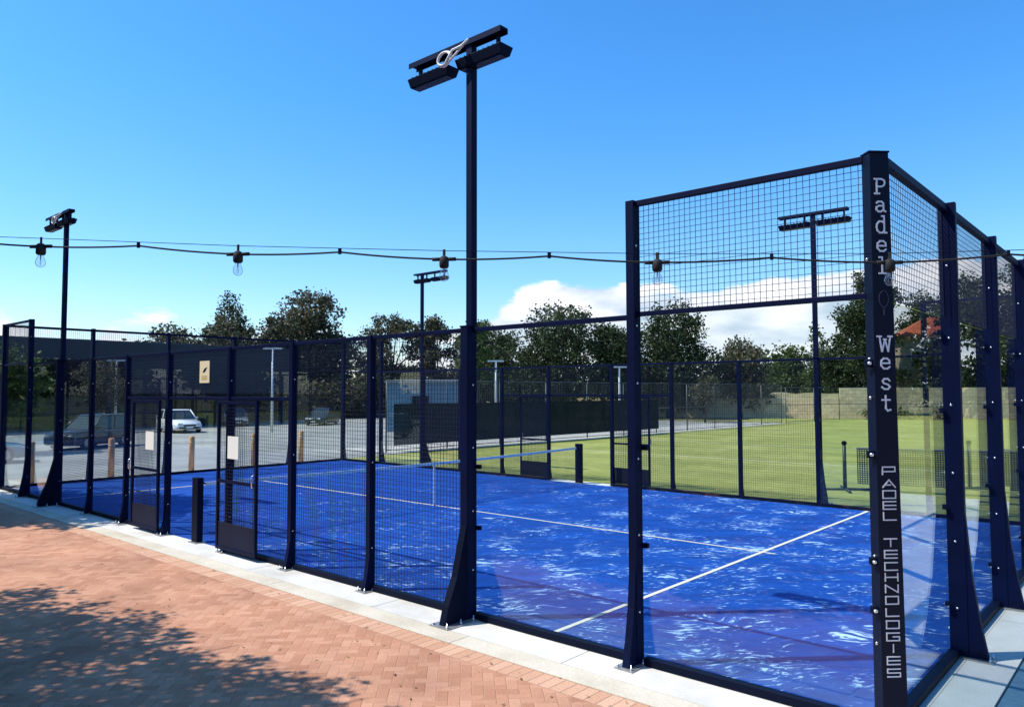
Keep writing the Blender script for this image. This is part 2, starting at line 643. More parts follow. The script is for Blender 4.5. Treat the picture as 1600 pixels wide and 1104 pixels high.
# ------------------------------------------------------------------ ground
sheet('ground', [(-900, -900), (900, -900), (900, 900), (-900, 900)], -0.05, DRY)
sheet('car_park', [(-62, -40), (-20.45, -40), (-20.45, 14.0), (-21.9, 48), (-62, 48)], -0.03, ASPH)
sheet('paving', [(-22, -30), (12, -30), (12, -0.95), (-22, -0.95)], -0.004, HERR)
# soldier course: object origin set so the brick rows line up
bb = MB()
bb.quad([(-22, 0, 0), (12, 0, 0), (12, 0.235, 0), (-22, 0.235, 0)])
tag(bb.build('paving_border', SOLD, loc=(0, -0.95, -0.004)), kind='structure')
bb = MB()
for k in range(9):
    x1 = 6.0 - k * 3.2 if k else 6.0
    bb.box(6.0 - (k + 1) * 3.2 + 0.004, 6.0 - k * 3.2 - 0.004, -0.715, -0.46, -0.1, 0.004)
tag(bb.build('kerb', KERBC), kind='structure')
bb = MB()
for k in range(9):
    bb.box(0.1 - (k + 1) * 2.6 + 0.005, 0.1 - k * 2.6 - 0.005, -0.446, 0.10, -0.1, 0.0)
tag(bb.build('kerb_slab', CONC), kind='structure')
tag(MB().box(-21.9, 6.0, -0.46, -0.44, -0.1, -0.012).build('kerb_joint', RUBBER), kind='structure')
tag(MB().box(-20.46, -20.06, -0.4, 10.4, -0.1, 0.0).build('kerb_far_end', CONC), kind='structure')
tag(MB().box(-20.05, 0.12, 9.92, 10.35, -0.1, 0.0).build('kerb_lawn_side', CONC), kind='structure')
bb = MB()
for k in range(7):
    for q, (xa, xb) in enumerate(((0.104, 0.46), (0.66, 2.6), (2.61, 5.9))):
        bb.box(xa, xb, -0.44 + k * 1.95 + 0.005, -0.44 + (k + 1) * 1.95 - 0.005, -0.1, 0.0)
tag(bb.build('pavement_slabs', CONCS), kind='structure')
tag(MB().box(-0.035, 0.099, 0.104, 9.915, -0.1, -0.002).build('edge_beam', CONCS), kind='structure')
tag(MB().box(0.104, 5.9, -0.44, 13.2, -0.1, -0.03).build('pavement_bed', RUBBER), kind='structure')
tag(MB().box(0.475, 0.645, -0.44, 13.2, -0.09, -0.006).build('drain_channel', DRAIN), kind='structure')
sheet('lawn', [(-20.6, 10.35), (45, 10.35), (45, 80), (-30, 80), (-21.2, 31.5)], -0.012, LAWN)
# sheet of turf: own origin at the court centre
bb = MB()
bb.quad([(-9.96, -4.97, 0), (9.96, -4.97, 0), (9.96, 4.97, 0), (-9.96, 4.97, 0)])
tag(bb.build('court_turf', TURF, loc=(-10, 5, 0.004)), kind='structure')
LINE = mat('white_turf_line', (0.74, 0.67, 0.52), 0.8, var=0.08, vscale=30)
bb = MB()
for x in (-3.05, -16.95):
    bb.quad([(x - 0.028, 0.08, 0), (x + 0.028, 0.08, 0), (x + 0.028, 9.93, 0), (x - 0.028, 9.93, 0)])
for (xa, xb) in ((-16.92, -9.95), (-10.0, -3.08), (-3.02, -2.85), (-17.15, -16.98)):
    bb.quad([(xa, 4.975, 0), (xb, 4.975, 0), (xb, 5.025, 0), (xa, 5.025, 0)])
tag(bb.build('court_lines', LINE, loc=(0, 0, 0.009)), kind='structure')
# sandy bank left of the stone wall and car-park bank
bb = MB()
N = 24
random.seed(4)
for k in range(N):
    pass


def bank(name, path, w, h, m, seed=1):
    random.seed(seed)
    b = MB()
    rows = []
    for i, (x, y) in enumerate(path):
        rows.append((Vector((x, y, 0)), h * random.uniform(0.92, 1.08)))
    pts = []
    for i, (p, hh) in enumerate(rows):
        t = (rows[min(i + 1, len(rows) - 1)][0] - rows[max(i - 1, 0)][0]).normalized()
        nrm = Vector((-t.y, t.x, 0))
        pts.append([p + nrm * w * k + Vector((0, 0, -0.06 + hh * math.sin(min(1, k) * math.pi / 2))) for k in (0, 0.25, 0.5, 0.75, 1.0, 2.2)])
    for i in range(len(pts) - 1):
        for k in range(5):
            b.quad([pts[i][k], pts[i + 1][k], pts[i + 1][k + 1], pts[i][k + 1]], True)
    return tag(b.build(name, m), kind='structure')


bank('dry_bank', [(-19 - 1.5 * k, 64.0 - 0.5 * k) for k in range(16)][::-1], 9.0, 2.1, SANDY, 3)

# ------------------------------------------------------------------ court enclosure
MESH_CACHE = {}


def F(p0, along, out):
    """local frame: a along wall, o outward, z up -> world"""
    p0, along, out = Vector((*p0, 0)), Vector((*along, 0)), Vector((*out, 0))
    return lambda a, o, z: tuple(p0 + along * a + out * o + Vector((0, 0, z)))


def hx(b, T, a0, a1, o0, o1, z0, z1):
    b.hexa([T(a0, o0, z0), T(a1, o0, z0), T(a1, o1, z0), T(a0, o1, z0),
            T(a0, o0, z1), T(a1, o0, z1), T(a1, o1, z1), T(a0, o1, z1)])


def fix(o):
    bm = bmesh.new()
    bm.from_mesh(o.data)
    bmesh.ops.recalc_face_normals(bm, faces=bm.faces)
    bm.to_mesh(o.data)
    bm.free()
    return o


def post(T, parent, a, h, bw=0.08, o0=-0.02, o1=0.085, flare=0.12, fh=0.75, bolts=(), plate=True, name='post', m=NAVY):
    b = MB()
    hx(b, T, a - bw / 2, a + bw / 2, o0, o1, 0.012, h)
    # gusset web growing outward to the ground
    q = bw / 2 - 0.006
    if flare > 0:
        prof = [(0.0, 1.0), (0.25, 0.62), (0.55, 0.28), (1.0, 0.0)]
        for (t0, f0), (t1, f1) in zip(prof[:-1], prof[1:]):
            b.hexa([T(a - q, o1 - 0.004, 0.012 + t0 * fh), T(a + q, o1 - 0.004, 0.012 + t0 * fh), T(a + q, o1 + flare * f0, 0.012 + t0 * fh), T(a - q, o1 + flare * f0, 0.012 + t0 * fh),
                    T(a - q, o1 - 0.004, 0.012 + t1 * fh), T(a + q, o1 - 0.004, 0.012 + t1 * fh), T(a + q, o1 + flare * f1, 0.012 + t1 * fh), T(a - q, o1 + flare * f1, 0.012 + t1 * fh)])
    p = fix(b.build(name, m, parent, 0.004))
    if plate:
        b = MB()
        hx(b, T, a - bw / 2 - 0.05, a + bw / 2 + 0.05, o0 + 0.03, o1 + flare + 0.04, 0.0005, 0.013)
        fix(b.build('base_plate', GALV, p))
        for da in (-1, 1):
            for oo in (o0 + 0.06, o1 + flare + 0.015):
                b = MB()
                c = T(a + da * (bw / 2 + 0.026), oo, 0.013)
                b.lathe(c, [(0.011, 0), (0.011, 0.02), (0.005, 0.022), (0.005, 0.045)], 6)
                b.build('anchor_bolt', BOLT, p)
    for (da, oo, z) in bolts:
        b = MB()
        c = Vector(T(a + da, oo, z))
        rr = 0.011
        n_ = 8
        prof = [(rr * math.cos(t), rr * math.sin(t)) for t in [k * math.pi / 8 for k in range(-4, 5)]]
        b.lathe(c, [(max(0.001, r), h_) for r, h_ in prof], n_)
        b.build('bolt', BOLT, p)
    return p


def clamp(T, parent, a, o, z, s=1):
    b = MB()
    hx(b, T, a, a + s * 0.05, o - 0.015, o + 0.02, z - 0.022, z + 0.022)
    fix(b.build('glass_clamp', NAVYD, parent, 0.004))


def wires(T, a0, a1, z0, z1, o, sp=0.05, w=0.0036):
    b = MB()
    na = max(1, round((a1 - a0) / sp))
    nz_ = max(1, round((z1 - z0) / sp))
    h = w / 2
    for k in range(na + 1):
        a = a0 + (a1 - a0) * k / na
        hx(b, T, a - h, a + h, o - h, o + h, z0, z1)
    for k in range(nz_ + 1):
        z = z0 + (z1 - z0) * k / nz_
        hx(b, T, a0, a1, o + h, o + 3 * h, z - h, z + h)
    return b


def mesh_panel(T, parent, a0, a1, z0, z1, o=0.0, name='mesh_panel', m=WIRE, sp=0.05, w=0.0036):
    return fix(wires(T, a0 + 0.045, a1 - 0.045, z0, z1, o, sp, w).build(name, m, parent))


def glass_panel(T, parent, a0, a1, z0, z1, o=-0.005):
    b = MB()
    hx(b, T, a0 + 0.006, a1 - 0.006, o - 0.005, o + 0.005, z0, z1)
    return fix(b.build('glass_panel', GLASS, parent))


def rail(T, parent, a0, a1, z, h=0.045, d0=0.0, d1=0.045, name='rail', m=NAVY):
    b = MB()
    hx(b, T, a0, a1, d0, d1, z - h, z)
    return fix(b.build(name, m, parent, 0.004))


MID = [5.667, 7.333, 9.0, 11.0, 12.667, 14.333]


def door(T, parent, a0, a1, o, hinge):
    d = MB()
    z0, z1 = 0.06, 2.2
    w = 0.045
    for (aa, ab, za, zb) in ((a0, a0 + w, z0, z1), (a1 - w, a1, z0, z1), (a0 + w, a1 - w, z1 - w, z1), (a0 + w, a1 - w, z0, z0 + w), (a0 + w, a1 - w, 1.02, 1.02 + w)):
        hx(d, T, aa, ab, o, o + 0.04, za, zb)
    dd = fix(d.build('door', NAVY, parent, 0.003))
    fix(wires(T, a0 + w, a1 - w, 1.06, z1 - w, o + 0.02).build('mesh', WIRE, dd))
    fix(wires(T, a0 + w, a1 - w, 0.45, 1.02, o + 0.02).build('mesh', WIRE, dd))
    b = MB()
    hx(b, T, a0 + w, a1 - w, o + 0.012, o + 0.024, z0 + w, 0.45)
    fix(b.build('kick_plate', CLOTHN, dd))
    b = MB()
    e = a1 - 0.02 if hinge < 0 else a0 + 0.02
    b.tube([T(e, o + 0.05, 1.0), T(e, o + 0.09, 1.03), T(e, o + 0.09, 1.17), T(e, o + 0.05, 1.2)], 0.009, 6)
    b.build('handle', BOLT, dd)
    return dd


def side_fence(label, y, outsgn, near):
    root = empty('court_fence', (-10, y, 0))
    tag(root, label, 'fence', 'padel court walls')
    # local frames are in world coords minus root location
    T = F((10, 0), (-1, 0), (0, outsgn))     # a = distance from x=0 end
    bl = []
    if near:
        bl = [(-0.036, 0.09, z) for z in (0.5, 1.25, 2.0, 2.75)]
    for a in (2.0, 18.0):
        p = post(T, root, a, 4.0, 0.08, -0.02, 0.085, 0.13, 0.85, [(-0.043, 0.05, z) for z in (0.45, 1.1, 1.75, 2.4, 2.9, 3.6)] if near else ())
        if near and a < 3:
            for z in (1.0, 1.84):
                clamp(T, p, a - 0.04, -0.03, z, -1)
    for a in (4.0, 16.0):
        p = post(T, root, a, 3.0, 0.08, -0.02, 0.07, 0.0, 0.3, [(-0.043, 0.04, z) for z in (0.5, 1.1, 1.75, 2.4)], plate=False)
        if near and a < 5:
            for z in (0.92, 1.55):
                clamp(T, p, a - 0.04, -0.03, z, -1)
    for a in MID:
        post(T, root, a, 3.0, 0.075, -0.02, 0.065, 0.07, 0.38, [(-0.040, 0.03, z) for z in (0.5, 1.5, 2.5)] if near else ())
    for (a0, a1) in ((0.0, 2.0), (18.0, 20.0)):
        ga0, ga1 = (a0 + 0.07, a1) if a0 == 0 else (a0, a1 - 0.06)
        glass_panel(T, root, ga0, ga1 - 0.0, 0.06, 2.98)
        mesh_panel(T, root, a0 + 0.02, a1, 3.0, 3.96)
        rail(T, root, ga0, ga1 - 0.04, 4.0, 0.05)
        rail(T, root, ga0, ga1 - 0.04, 3.02, 0.04)
    for (a0, a1) in ((2.0, 4.0), (16.0, 18.0)):
        glass_panel(T, root, a0, a1, 0.06, 2.95)
        rail(T, root, a0 + 0.04, a1 - 0.04, 3.0, 0.045)
    ed = [4.0] + MID + [16.0]
    for a0, a1 in zip(ed[:-1], ed[1:]):
        if a0 == 9.0:
            mesh_panel(T, root, a0, a1, 2.26, 2.95)
        else:
            mesh_panel(T, root, a0, a1, 0.07, 2.95)
        rail(T, root, a0 + 0.04, a1 - 0.04, 3.0, 0.045)
    for a0, a1 in ((7.333, 9.0), (9.0, 11.0), (11.0, 12.667)):
        rail(T, root, a0 + 0.04, a1 - 0.04, 2.26, 0.05, name='header_rail')
    for (a0, a1) in ((0.1, 1.93), (2.07, 3.95), (4.05, 5.62), (5.72, 7.29), (7.38, 8.95), (11.05, 12.62), (12.71, 14.29), (14.38, 15.95), (16.05, 17.95), (18.05, 19.92)):
        rail(T, root, a0, a1, 0.07, 0.064, -0.03, 0.045, 'base_rail', NAVYD)
    door(T, root, 8.0, 9.1, 0.13, 1)
    door(T, root, 11.05, 12.1, 0.13, -1)
    return root, T


near_root, TN = side_fence('long near wall of the padel court with lettered corner post and two open doors', 0.0, -1, True)
far_root, TF = side_fence('long wall of the padel court on the lawn side, behind the net', 10.0, 1, False)


def end_fence(label, x, outsgn, near):
    root = empty('court_fence', (x, 5, 0))
    tag(root, label, 'fence', 'padel court walls')
    T = F((0, -5), (0, 1), (outsgn, 0))       # a = distance from y=0
    for a in (2.0, 4.0, 6.0, 8.0):
        zs = (0.42, 1.0, 1.6, 2.2, 2.8, 3.45) if near else (1.0, 2.0, 2.8)
        p = post(T, root, a, 4.02, 0.07, -0.03, 0.112, 0.15, 1.25, [(-0.037, 0.035, z) for z in zs])
        if near:
            for z in (0.45, 1.3, 2.15, 2.85):
                clamp(T, p, a - 0.035, -0.035, z, -1)
    for k in range(5):
        a0, a1 = 2.0 * k, 2.0 * k + 2
        glass_panel(T, root, a0 + (0.07 if k == 0 else 0), a1 - (0.07 if k == 4 else 0), 0.06, 2.98)
        mesh_panel(T, root, a0, a1, 3.0, 3.95)
        e0 = 0.08 if k == 0 else 0.035
        e1 = 0.08 if k == 4 else 0.035
        rail(T, root, a0 + e0, a1 - e1, 4.0, 0.06, 0.0, 0.06)
        rail(T, root, a0 + e0, a1 - e1, 0.07, 0.064, -0.03, 0.05, 'base_rail', NAVYD)
    return root, T


end_near, TE = end_fence('right glass end wall of the padel court, seen almost edge on', 0.0, 1, True)
end_far, TW = end_fence('glass end wall of the padel court on the car park side', -20.0, -1, False)

# ordinary corner posts belong to the side walls
for root, T, yy in ((near_root, TN, 0), (far_root, TF, 10)):
    post(T, root, 20.0, 4.0, 0.10, -0.05, 0.07, 0.08, 0.7, (), name='corner_post')
post(TF, far_root, 0.0, 4.0, 0.12, -0.05, 0.07, 0.08, 0.7, (), name='corner_post')

# lettered corner post, turned 45 degrees
fn = Vector((0.7071, -0.7071, 0))
fa = Vector((0.7071, 0.7071, 0))
P0 = Vector((0.02, -0.08, 0))
off = Vector((10, 0, 0))


def CP(s, d, z):
    return tuple(P0 + fa * s + fn * d + Vector((0, 0, z)) + off)


b = MB()
H = 4.0
b.hexa([CP(-0.042, -0.11, 0.01), CP(0.136, -0.11, 0.01), CP(0.136, 0, 0.01), CP(-0.042, 0, 0.01),
        CP(-0.036, -0.11, H), CP(0.102, -0.11, H), CP(0.102, 0, H), CP(-0.036, 0, H)])
cpo = fix(b.build('corner_post', FACE, near_root, 0.004))
cpo['label'] = 'wide corner post with white vertical lettering'
b = MB()
b.hexa([CP(-0.05, -0.14, 0.0005), CP(0.16, -0.14, 0.0005), CP(0.16, 0.05, 0.0005), CP(-0.05, 0.05, 0.0005),
        CP(-0.05, -0.14, 0.012), CP(0.16, -0.14, 0.012), CP(0.16, 0.05, 0.012), CP(-0.05, 0.05, 0.012)])
fix(b.build('base_plate', GALV, cpo))
b = MB()
b.hexa([CP(-0.042, -0.115, H + 0.001), CP(0.108, -0.115, H + 0.001), CP(0.108, 0.004, H + 0.001), CP(-0.042, 0.004, H + 0.001),
        CP(-0.042, -0.115, H + 0.012), CP(0.108, -0.115, H + 0.012), CP(0.108, 0.004, H + 0.012), CP(-0.042, 0.004, H + 0.012)])
fix(b.build('cap', NAVY, cpo))
for z in (0.6, 1.19, 2.28, 2.55, 3.25):
    MB().lathe(CP(-0.045, -0.05, z), [(0.003, -0.012), (0.011, -0.006), (0.011, 0.006), (0.003, 0.012)], 8).build('bolt', BOLT, cpo)
for z in (0.83, 1.16, 1.89, 2.52):
    b = MB()
    b.hexa([(q[0], q[1], z + dz) for dz in (-0.025, 0.025) for q in (CP(-0.085, -0.06, 0), CP(-0.033, -0.06, 0), CP(-0.033, -0.02, 0), CP(-0.085, -0.02, 0))])
    fix(b.build('glass_clamp', NAVYD, cpo, 0.006))
    MB().lathe(CP(-0.07, -0.008, z), [(0.013, -0.01), (0.016, 0.0), (0.013, 0.01)], 8).build('bolt', BOLT, cpo)

SERIF = {
    'P': [[(.2, 0), (.2, 1)], [(.02, 0), (.42, 0)], [(.02, 1), (.3, 1)], [(.2, 1), (.62, 1), (.86, .9), (.9, .74), (.82, .57), (.62, .48), (.2, .48)]],
    'a': [[(.14, .58), (.3, .68), (.58, .68), (.74, .56), (.74, .08), (.92, .0)], [(.74, .40), (.36, .40), (.14, .3), (.12, .12), (.28, 0), (.52, 0), (.74, .14)]],
    'd': [[(.76, 0), (.76, 1)], [(.56, 1), (.76, 1)], [(.76, 0), (.96, 0)], [(.76, .58), (.58, .68), (.34, .68), (.14, .52), (.1, .32), (.16, .12), (.36, 0), (.58, 0), (.76, .12)]],
    'e': [[(.14, .36), (.86, .36), (.84, .54), (.66, .68), (.36, .68), (.14, .52), (.12, .2), (.34, 0), (.66, 0), (.86, .12)]],
    'l': [[(.5, 0), (.5, 1)], [(.26, 1), (.5, 1)], [(.22, 0), (.78, 0)]],
    'W': [[(.1, 1), (.28, 0), (.5, .8), (.72, 0), (.9, 1)], [(-.04, 1), (.24, 1)], [(.76, 1), (1.04, 1)], [(.4, .8), (.6, .8)]],
    's': [[(.82, .56), (.66, .68), (.36, .68), (.2, .54), (.3, .4), (.7, .28), (.84, .15), (.66, 0), (.34, 0), (.16, .12)]],
    't': [[(.44, .92), (.44, .14), (.58, 0), (.84, .06)], [(.14, .66), (.8, .66)]],
}
TECH = {
    'P': [[(0, 0), (0, 1), (1, 1), (1, .4), (0.1, .4)]],
    'A': [[(0, 0), (.5, 1), (1, 0)], [(.3, .32), (.62, .32)]],
    'D': [[(0, 0), (0, 1), (1, 1), (1, 0), (0, 0)]],
    'E': [[(1, 1), (0, 1), (0, 0), (1, 0)], [(0, .5), (1, .5)]],
    'L': [[(0, 1), (0, 0), (1, 0)]],
    'T': [[(0, 1), (1, 1)], [(.5, 1), (.5, 0)]],
    'C': [[(1, 1), (0, 1), (0, 0), (1, 0)]],
    'H': [[(0, 0), (0, 1)], [(1, 0), (1, 1)], [(0, .5), (1, .5)]],
    'N': [[(0, 0), (0, 1), (1, 0), (1, 1)]],
    'O': [[(0, 0), (0, 1), (1, 1), (1, 0), (0, 0)]],
    'G': [[(1, 1), (0, 1), (0, 0), (1, 0), (1, .5), (.5, .5)]],
    'I': [[(.5, 0), (.5, 1)]],
    'S': [[(1, 1), (0, 1), (0, .5), (1, .5), (1, 0), (0, 0)]],
}


def strokes(b, st, s0, z0, w, h, t):
    for line in st:
        for (p, q) in zip(line[:-1], line[1:]):
            a = Vector((s0 + p[0] * w, z0 + p[1] * h))
            c = Vector((s0 + q[0] * w, z0 + q[1] * h))
            d = (c - a)
            if d.length < 1e-6:
                continue
            d.normalize()
            n_ = Vector((-d.y, d.x)) * t / 2
            a2, c2 = a - d * t * 0.42, c + d * t * 0.42
            pts = [a2 - n_, c2 - n_, c2 + n_, a2 + n_]
            b.hexa([CP(q_.x, 0.0025, q_.y) for q_ in pts] + [CP(q_.x, 0.0050 + 0.00001 * len(b.v) / 8, q_.y) for q_ in pts])


def zpx(y):
    t = [(243, 3.975), (290, 3.763), (537, 2.654), (735, 1.78), (870, 1.192), (1050, 0.419)]
    for (a, za), (c, zc) in zip(t[:-1], t[1:]):
        if y <= c:
            return za + (zc - za) * (y - a) / (c - a)
    return 0.419


for ch, yc, hp in (('P', 291, 22), ('a', 323, 22), ('d', 351, 25), ('e', 385, 22), ('l', 415, 24), ('W', 537, 22), ('e', 568, 22), ('s', 600, 22), ('t', 629, 24)):
    b = MB()
    hh = hp * 0.00468
    ww = 0.082 if ch != 'W' else 0.098
    strokes(b, SERIF[ch], 0.034 - ww / 2 + (0.004 if yc > 500 else 0), zpx(yc) - (hh / 2 if ch in 'PdlWt' else hh * .34), ww, hh, 0.0118)
    fix(b.build('letter', WHITE, cpo))
for ch, yc in (('P', 735), ('A', 755), ('D', 772), ('E', 789), ('L', 806), ('T', 847), ('E', 865), ('C', 884), ('H', 901), ('N', 919), ('O', 937), ('L', 956), ('O', 975), ('G', 994), ('I', 1012), ('E', 1031), ('S', 1050)):
    b = MB()
    hh = 11.6 * 0.0044
    ww = 0.088
    strokes(b, TECH[ch], 0.040 - ww / 2, zpx(yc) - hh / 2, ww, hh, 0.0084)
    fix(b.build('letter', WHITE, cpo))
b = MB()
EMB = mat('faint_emblem_grey', (0.05, 0.055, 0.08), 0.5)
ring = [(0.5 + 0.5 * math.cos(t), 0.62 + 0.38 * math.sin(t)) for t in [k * math.pi / 10 for k in range(21)]]
strokes(b, [ring, [(.28, .3), (.46, .12), (.46, -.12)], [(.72, .3), (.54, .12), (.54, -.12)], [(.46, -.12), (.54, -.12)]], 0.004, zpx(488), 0.066, 0.15, 0.004)
fix(b.build('emblem', EMB, cpo))

# ------------------------------------------------------------------ net
net = empty('court_net', (-10, 5, 0))
tag(net, 'low dark net with white top band stretched across the blue court', 'net')
TNn = F((0, -5), (0, 1), (1, 0))
fix(wires(TNn, 0.12, 9.88, 0.03, 0.86, 0.0, 0.045, 0.0022).build('netting', RUBBER, net))
b = MB()
ys = [0.12 + 9.76 * k / 20 for k in range(21)]
for y0, y1 in zip(ys[:-1], ys[1:]):
    z0 = 0.92 - 0.04 * (1 - ((y0 - 5) / 5) ** 2)
    z1 = 0.92 - 0.04 * (1 - ((y1 - 5) / 5) ** 2)
    b.hexa([(-.008, y0 - 5, z0 - .055), (.008, y0 - 5, z0 - .055), (.008, y1 - 5, z1 - .055), (-.008, y1 - 5, z1 - .055),
            (-.008, y0 - 5, z0), (.008, y0 - 5, z0), (.008, y1 - 5, z1), (-.008, y1 - 5, z1)])
b.build('top_band', WHITE, net)
MB().box(-.010, .010, -0.018, 0.018, 0.006, 0.87).build('centre_strap', WHITE, net)
for y in (0.0, 10.0):
    p = MB().box(-0.09, 0.09, y - 5 - 0.05, y - 5 + 0.05, 0.012, 1.0).build('net_post', NAVYD, net, 0.006)
    MB().box(-0.13, 0.13, y - 5 - 0.09, y - 5 + 0.09, 0.0006, 0.012).build('base_plate', GALV, p)
    s = 1 if y == 0 else -1
    MB().tube([(0, y - 5 + s * 0.05, 0.9), (0, y - 5 + s * 0.13, 0.9)], 0.012, 6).build('hook', NAVYD, p)

# ------------------------------------------------------------------ floodlight masts
LENS = mat('floodlight_lens', (0.012, 0.010, 0.03), 0.25, 0.0, 0.2)
COIL = mat('white_cable', (0.75, 0.72, 0.68), 0.4)


def floodlight(inward, hgt, coil, sh):
    """origin at base; x along court, inward = +1/-1 direction of the court in y"""
    r = empty('floodlight_mast', (0, 0, 0))
    b = MB()
    o = -inward
    b.box(-0.05, 0.05, o * 0.073, o * 0.135, 0.012, 3.003)
    b.box(-0.06, 0.06, -o * 0.035, o * 0.14, 3.003, 3.018)
    b.box(-0.042, 0.042, -o * 0.025, o * 0.06, 3.018, hgt - 0.02)
    b.build('pole', NAVY, r, 0.005)
    b = MB()
    for (t0, f0), (t1, f1) in zip([(0.0, .30), (.18, .25), (.45, .13), (.95, 0.0)][:-1], [(0.0, .30), (.18, .25), (.45, .13), (.95, 0.0)][1:]):
        b.hexa([(-.042, o * .132, .012 + t0), (.042, o * .132, .012 + t0), (.042, o * (.135 + f0), .012 + t0), (-.042, o * (.135 + f0), .012 + t0),
                (-.042, o * .132, .012 + t1), (.042, o * .132, .012 + t1), (.042, o * (.135 + f1), .012 + t1), (-.042, o * (.135 + f1), .012 + t1)])
    fix(b.build('gusset', NAVYD, r))
    MB().box(-0.13, 0.13, o * 0.05, o * 0.49, 0.0006, 0.014).build('base_plate', GALV, r)
    for x in (-0.1, 0.1):
        for y in (0.09, 0.27, 0.46):
            MB().lathe((x, o * y, 0.014), [(0.014, 0), (0.014, 0.02), (0.006, 0.022), (0.006, 0.05)], 6).build('anchor_bolt', BOLT, r)
    b = MB()
    b.box(-0.72 + sh, 0.70 + sh, o * 0.02 - 0.06, o * 0.02 + 0.06, hgt + 0.26, hgt + 0.285)
    b.box(-0.72 + sh, 0.70 + sh, o * 0.02 - 0.06, o * 0.02 - 0.054, hgt + 0.225, hgt + 0.26)
    b.box(-0.72 + sh, 0.70 + sh, o * 0.02 + 0.054, o * 0.02 + 0.06, hgt + 0.225, hgt + 0.26)
    b.box(-0.04, 0.04, o * 0.02 - 0.04, o * 0.02 + 0.04, hgt - 0.02, hgt + 0.26)
    b.build('crossarm', NAVY, r)
    for (xa, xb) in ((-0.70 + sh, -0.05 + sh), (0.07 + sh, 0.74 + sh)):
        f = MB()
        y0 = o * 0.02
        # shallow housing tilted down towards the court
        tl = 0.09 * inward
        f.hexa([(xa + .02, y0 - .07, hgt - .015), (xb - .02, y0 - .07, hgt - .015), (xb - .02, y0 + .07, hgt - .015), (xa + .02, y0 + .07, hgt - .015),
                (xa, y0 - .10, hgt + .085), (xb, y0 - .10, hgt + .085), (xb, y0 + .10, hgt + .085), (xa, y0 + .10, hgt + .085)])
        fl = f.build('floodlight', NAVYD, r, 0.006)
        c = MB()
        for k in range(9):
            xx = xa + 0.06 + k * (xb - xa - 0.12) / 8
            c.box(xx - 0.004, xx + 0.004, y0 - .08, y0 + .08, hgt + .086, hgt + .105)
        c.build('cooling_fins', NAVYD, fl)
        MB().box(xa + .05, xb - .05, y0 - .05, y0 + .05, hgt - .021, hgt - .0155).build('lens', LENS, fl)
        for xx in (xa + 0.12, xb - 0.12):
            MB().box(xx - .014, xx + .014, y0 - .02, y0 + .02, hgt + .076, hgt + .258).build('bracket', NAVYD, r)
    if coil:
        b = MB()
        pts = []
        for k in range(26):
            t = k / 25 * math.pi * 3.6
            rr = 0.105 - 0.018 * k / 25
            pts.append((-0.20 + rr * math.cos(t) - 0.05, o * 0.02 - 0.15 - 0.0012 * k, hgt + 0.10 + rr * 0.8 * math.sin(t)))
        pts += [(-0.12, o * .02 - .17, hgt + .16), (0.0, o * .02 - .16, hgt + .17), (0.05, o * .02 - .10, hgt + .25)]
        b.tube(pts, 0.013, 6)
        b.tube([(-.16, o * .02 - .165, hgt + .06), (-.06, o * .02 - .16, hgt + .12), (.03, o * .02 - .1, hgt + .24)], 0.012, 6)
        b.build('cable_coil', COIL, r)
    return r


specs = [((-4.0, 0, 0), 1, 5.80, True, -0.23, 'tallest floodlight mast in front, with a loop of white cable at its head'),
         ((-16.0, 0, 0), 1, 5.88, True, -0.40, 'floodlight mast at the left end of the near court wall'),
         ((-4.0, 10, 0), -1, 5.72, False, 0.0, 'floodlight mast on the lawn side seen through the corner mesh'),
         ((-16.0, 10, 0), -1, 5.72, False, 0.38, 'small distant floodlight mast on the lawn side, left of the front mast')]
for loc, inw, h, coil, shift, lab in specs:
    f = floodlight(inw, h, coil, shift)
    f.location = loc
    tag(f, lab, 'floodlight', 'floodlight masts around the court')

# ------------------------------------------------------------------ things hung on the near wall
po = empty('poster', (-9.78, -0.032, 2.645))
tag(po, 'small cream poster fixed to the mesh above the court doors', 'poster')
PO = mat('cream_print', (0.72, 0.62, 0.40), 0.6)
PO2 = mat('poster_tan_print', (0.50, 0.33, 0.10), 0.6)
MB().box(-0.155, 0.155, -0.006, 0.0, -0.17, 0.17).build('sheet', PO, po)
b = MB()
b.hexa([(-.06, -.009, -.01), (.02, -.009, .0), (.02, -.0065, .0), (-.06, -.0065, -.01), (.0, -.009, .05), (.09, -.009, .075), (.09, -.0065, .075), (.0, -.0065, .05)])
b.build('print_mark', FACE, po)
b = MB()
for k in range(3):
    b.box(-0.09, 0.09, -.009, -.0065, -0.12 + k * 0.025, -0.11 + k * 0.025)
b.build('print_text', PO2, po)
for (xa, xb, za, zb, lab) in ((-8.74, -8.44, 1.38, 1.70, 'white paper notice on the open door right of the near net post'),
                              (-11.48, -11.17, 1.38, 1.68, 'white paper notice on the open door left of the near net post')):
    o = MB().box(xa, xb, -0.192, -0.188, za, zb).build('paper_notice', PAPER)
    tag(o, lab, 'notice', 'paper notices on the court doors')

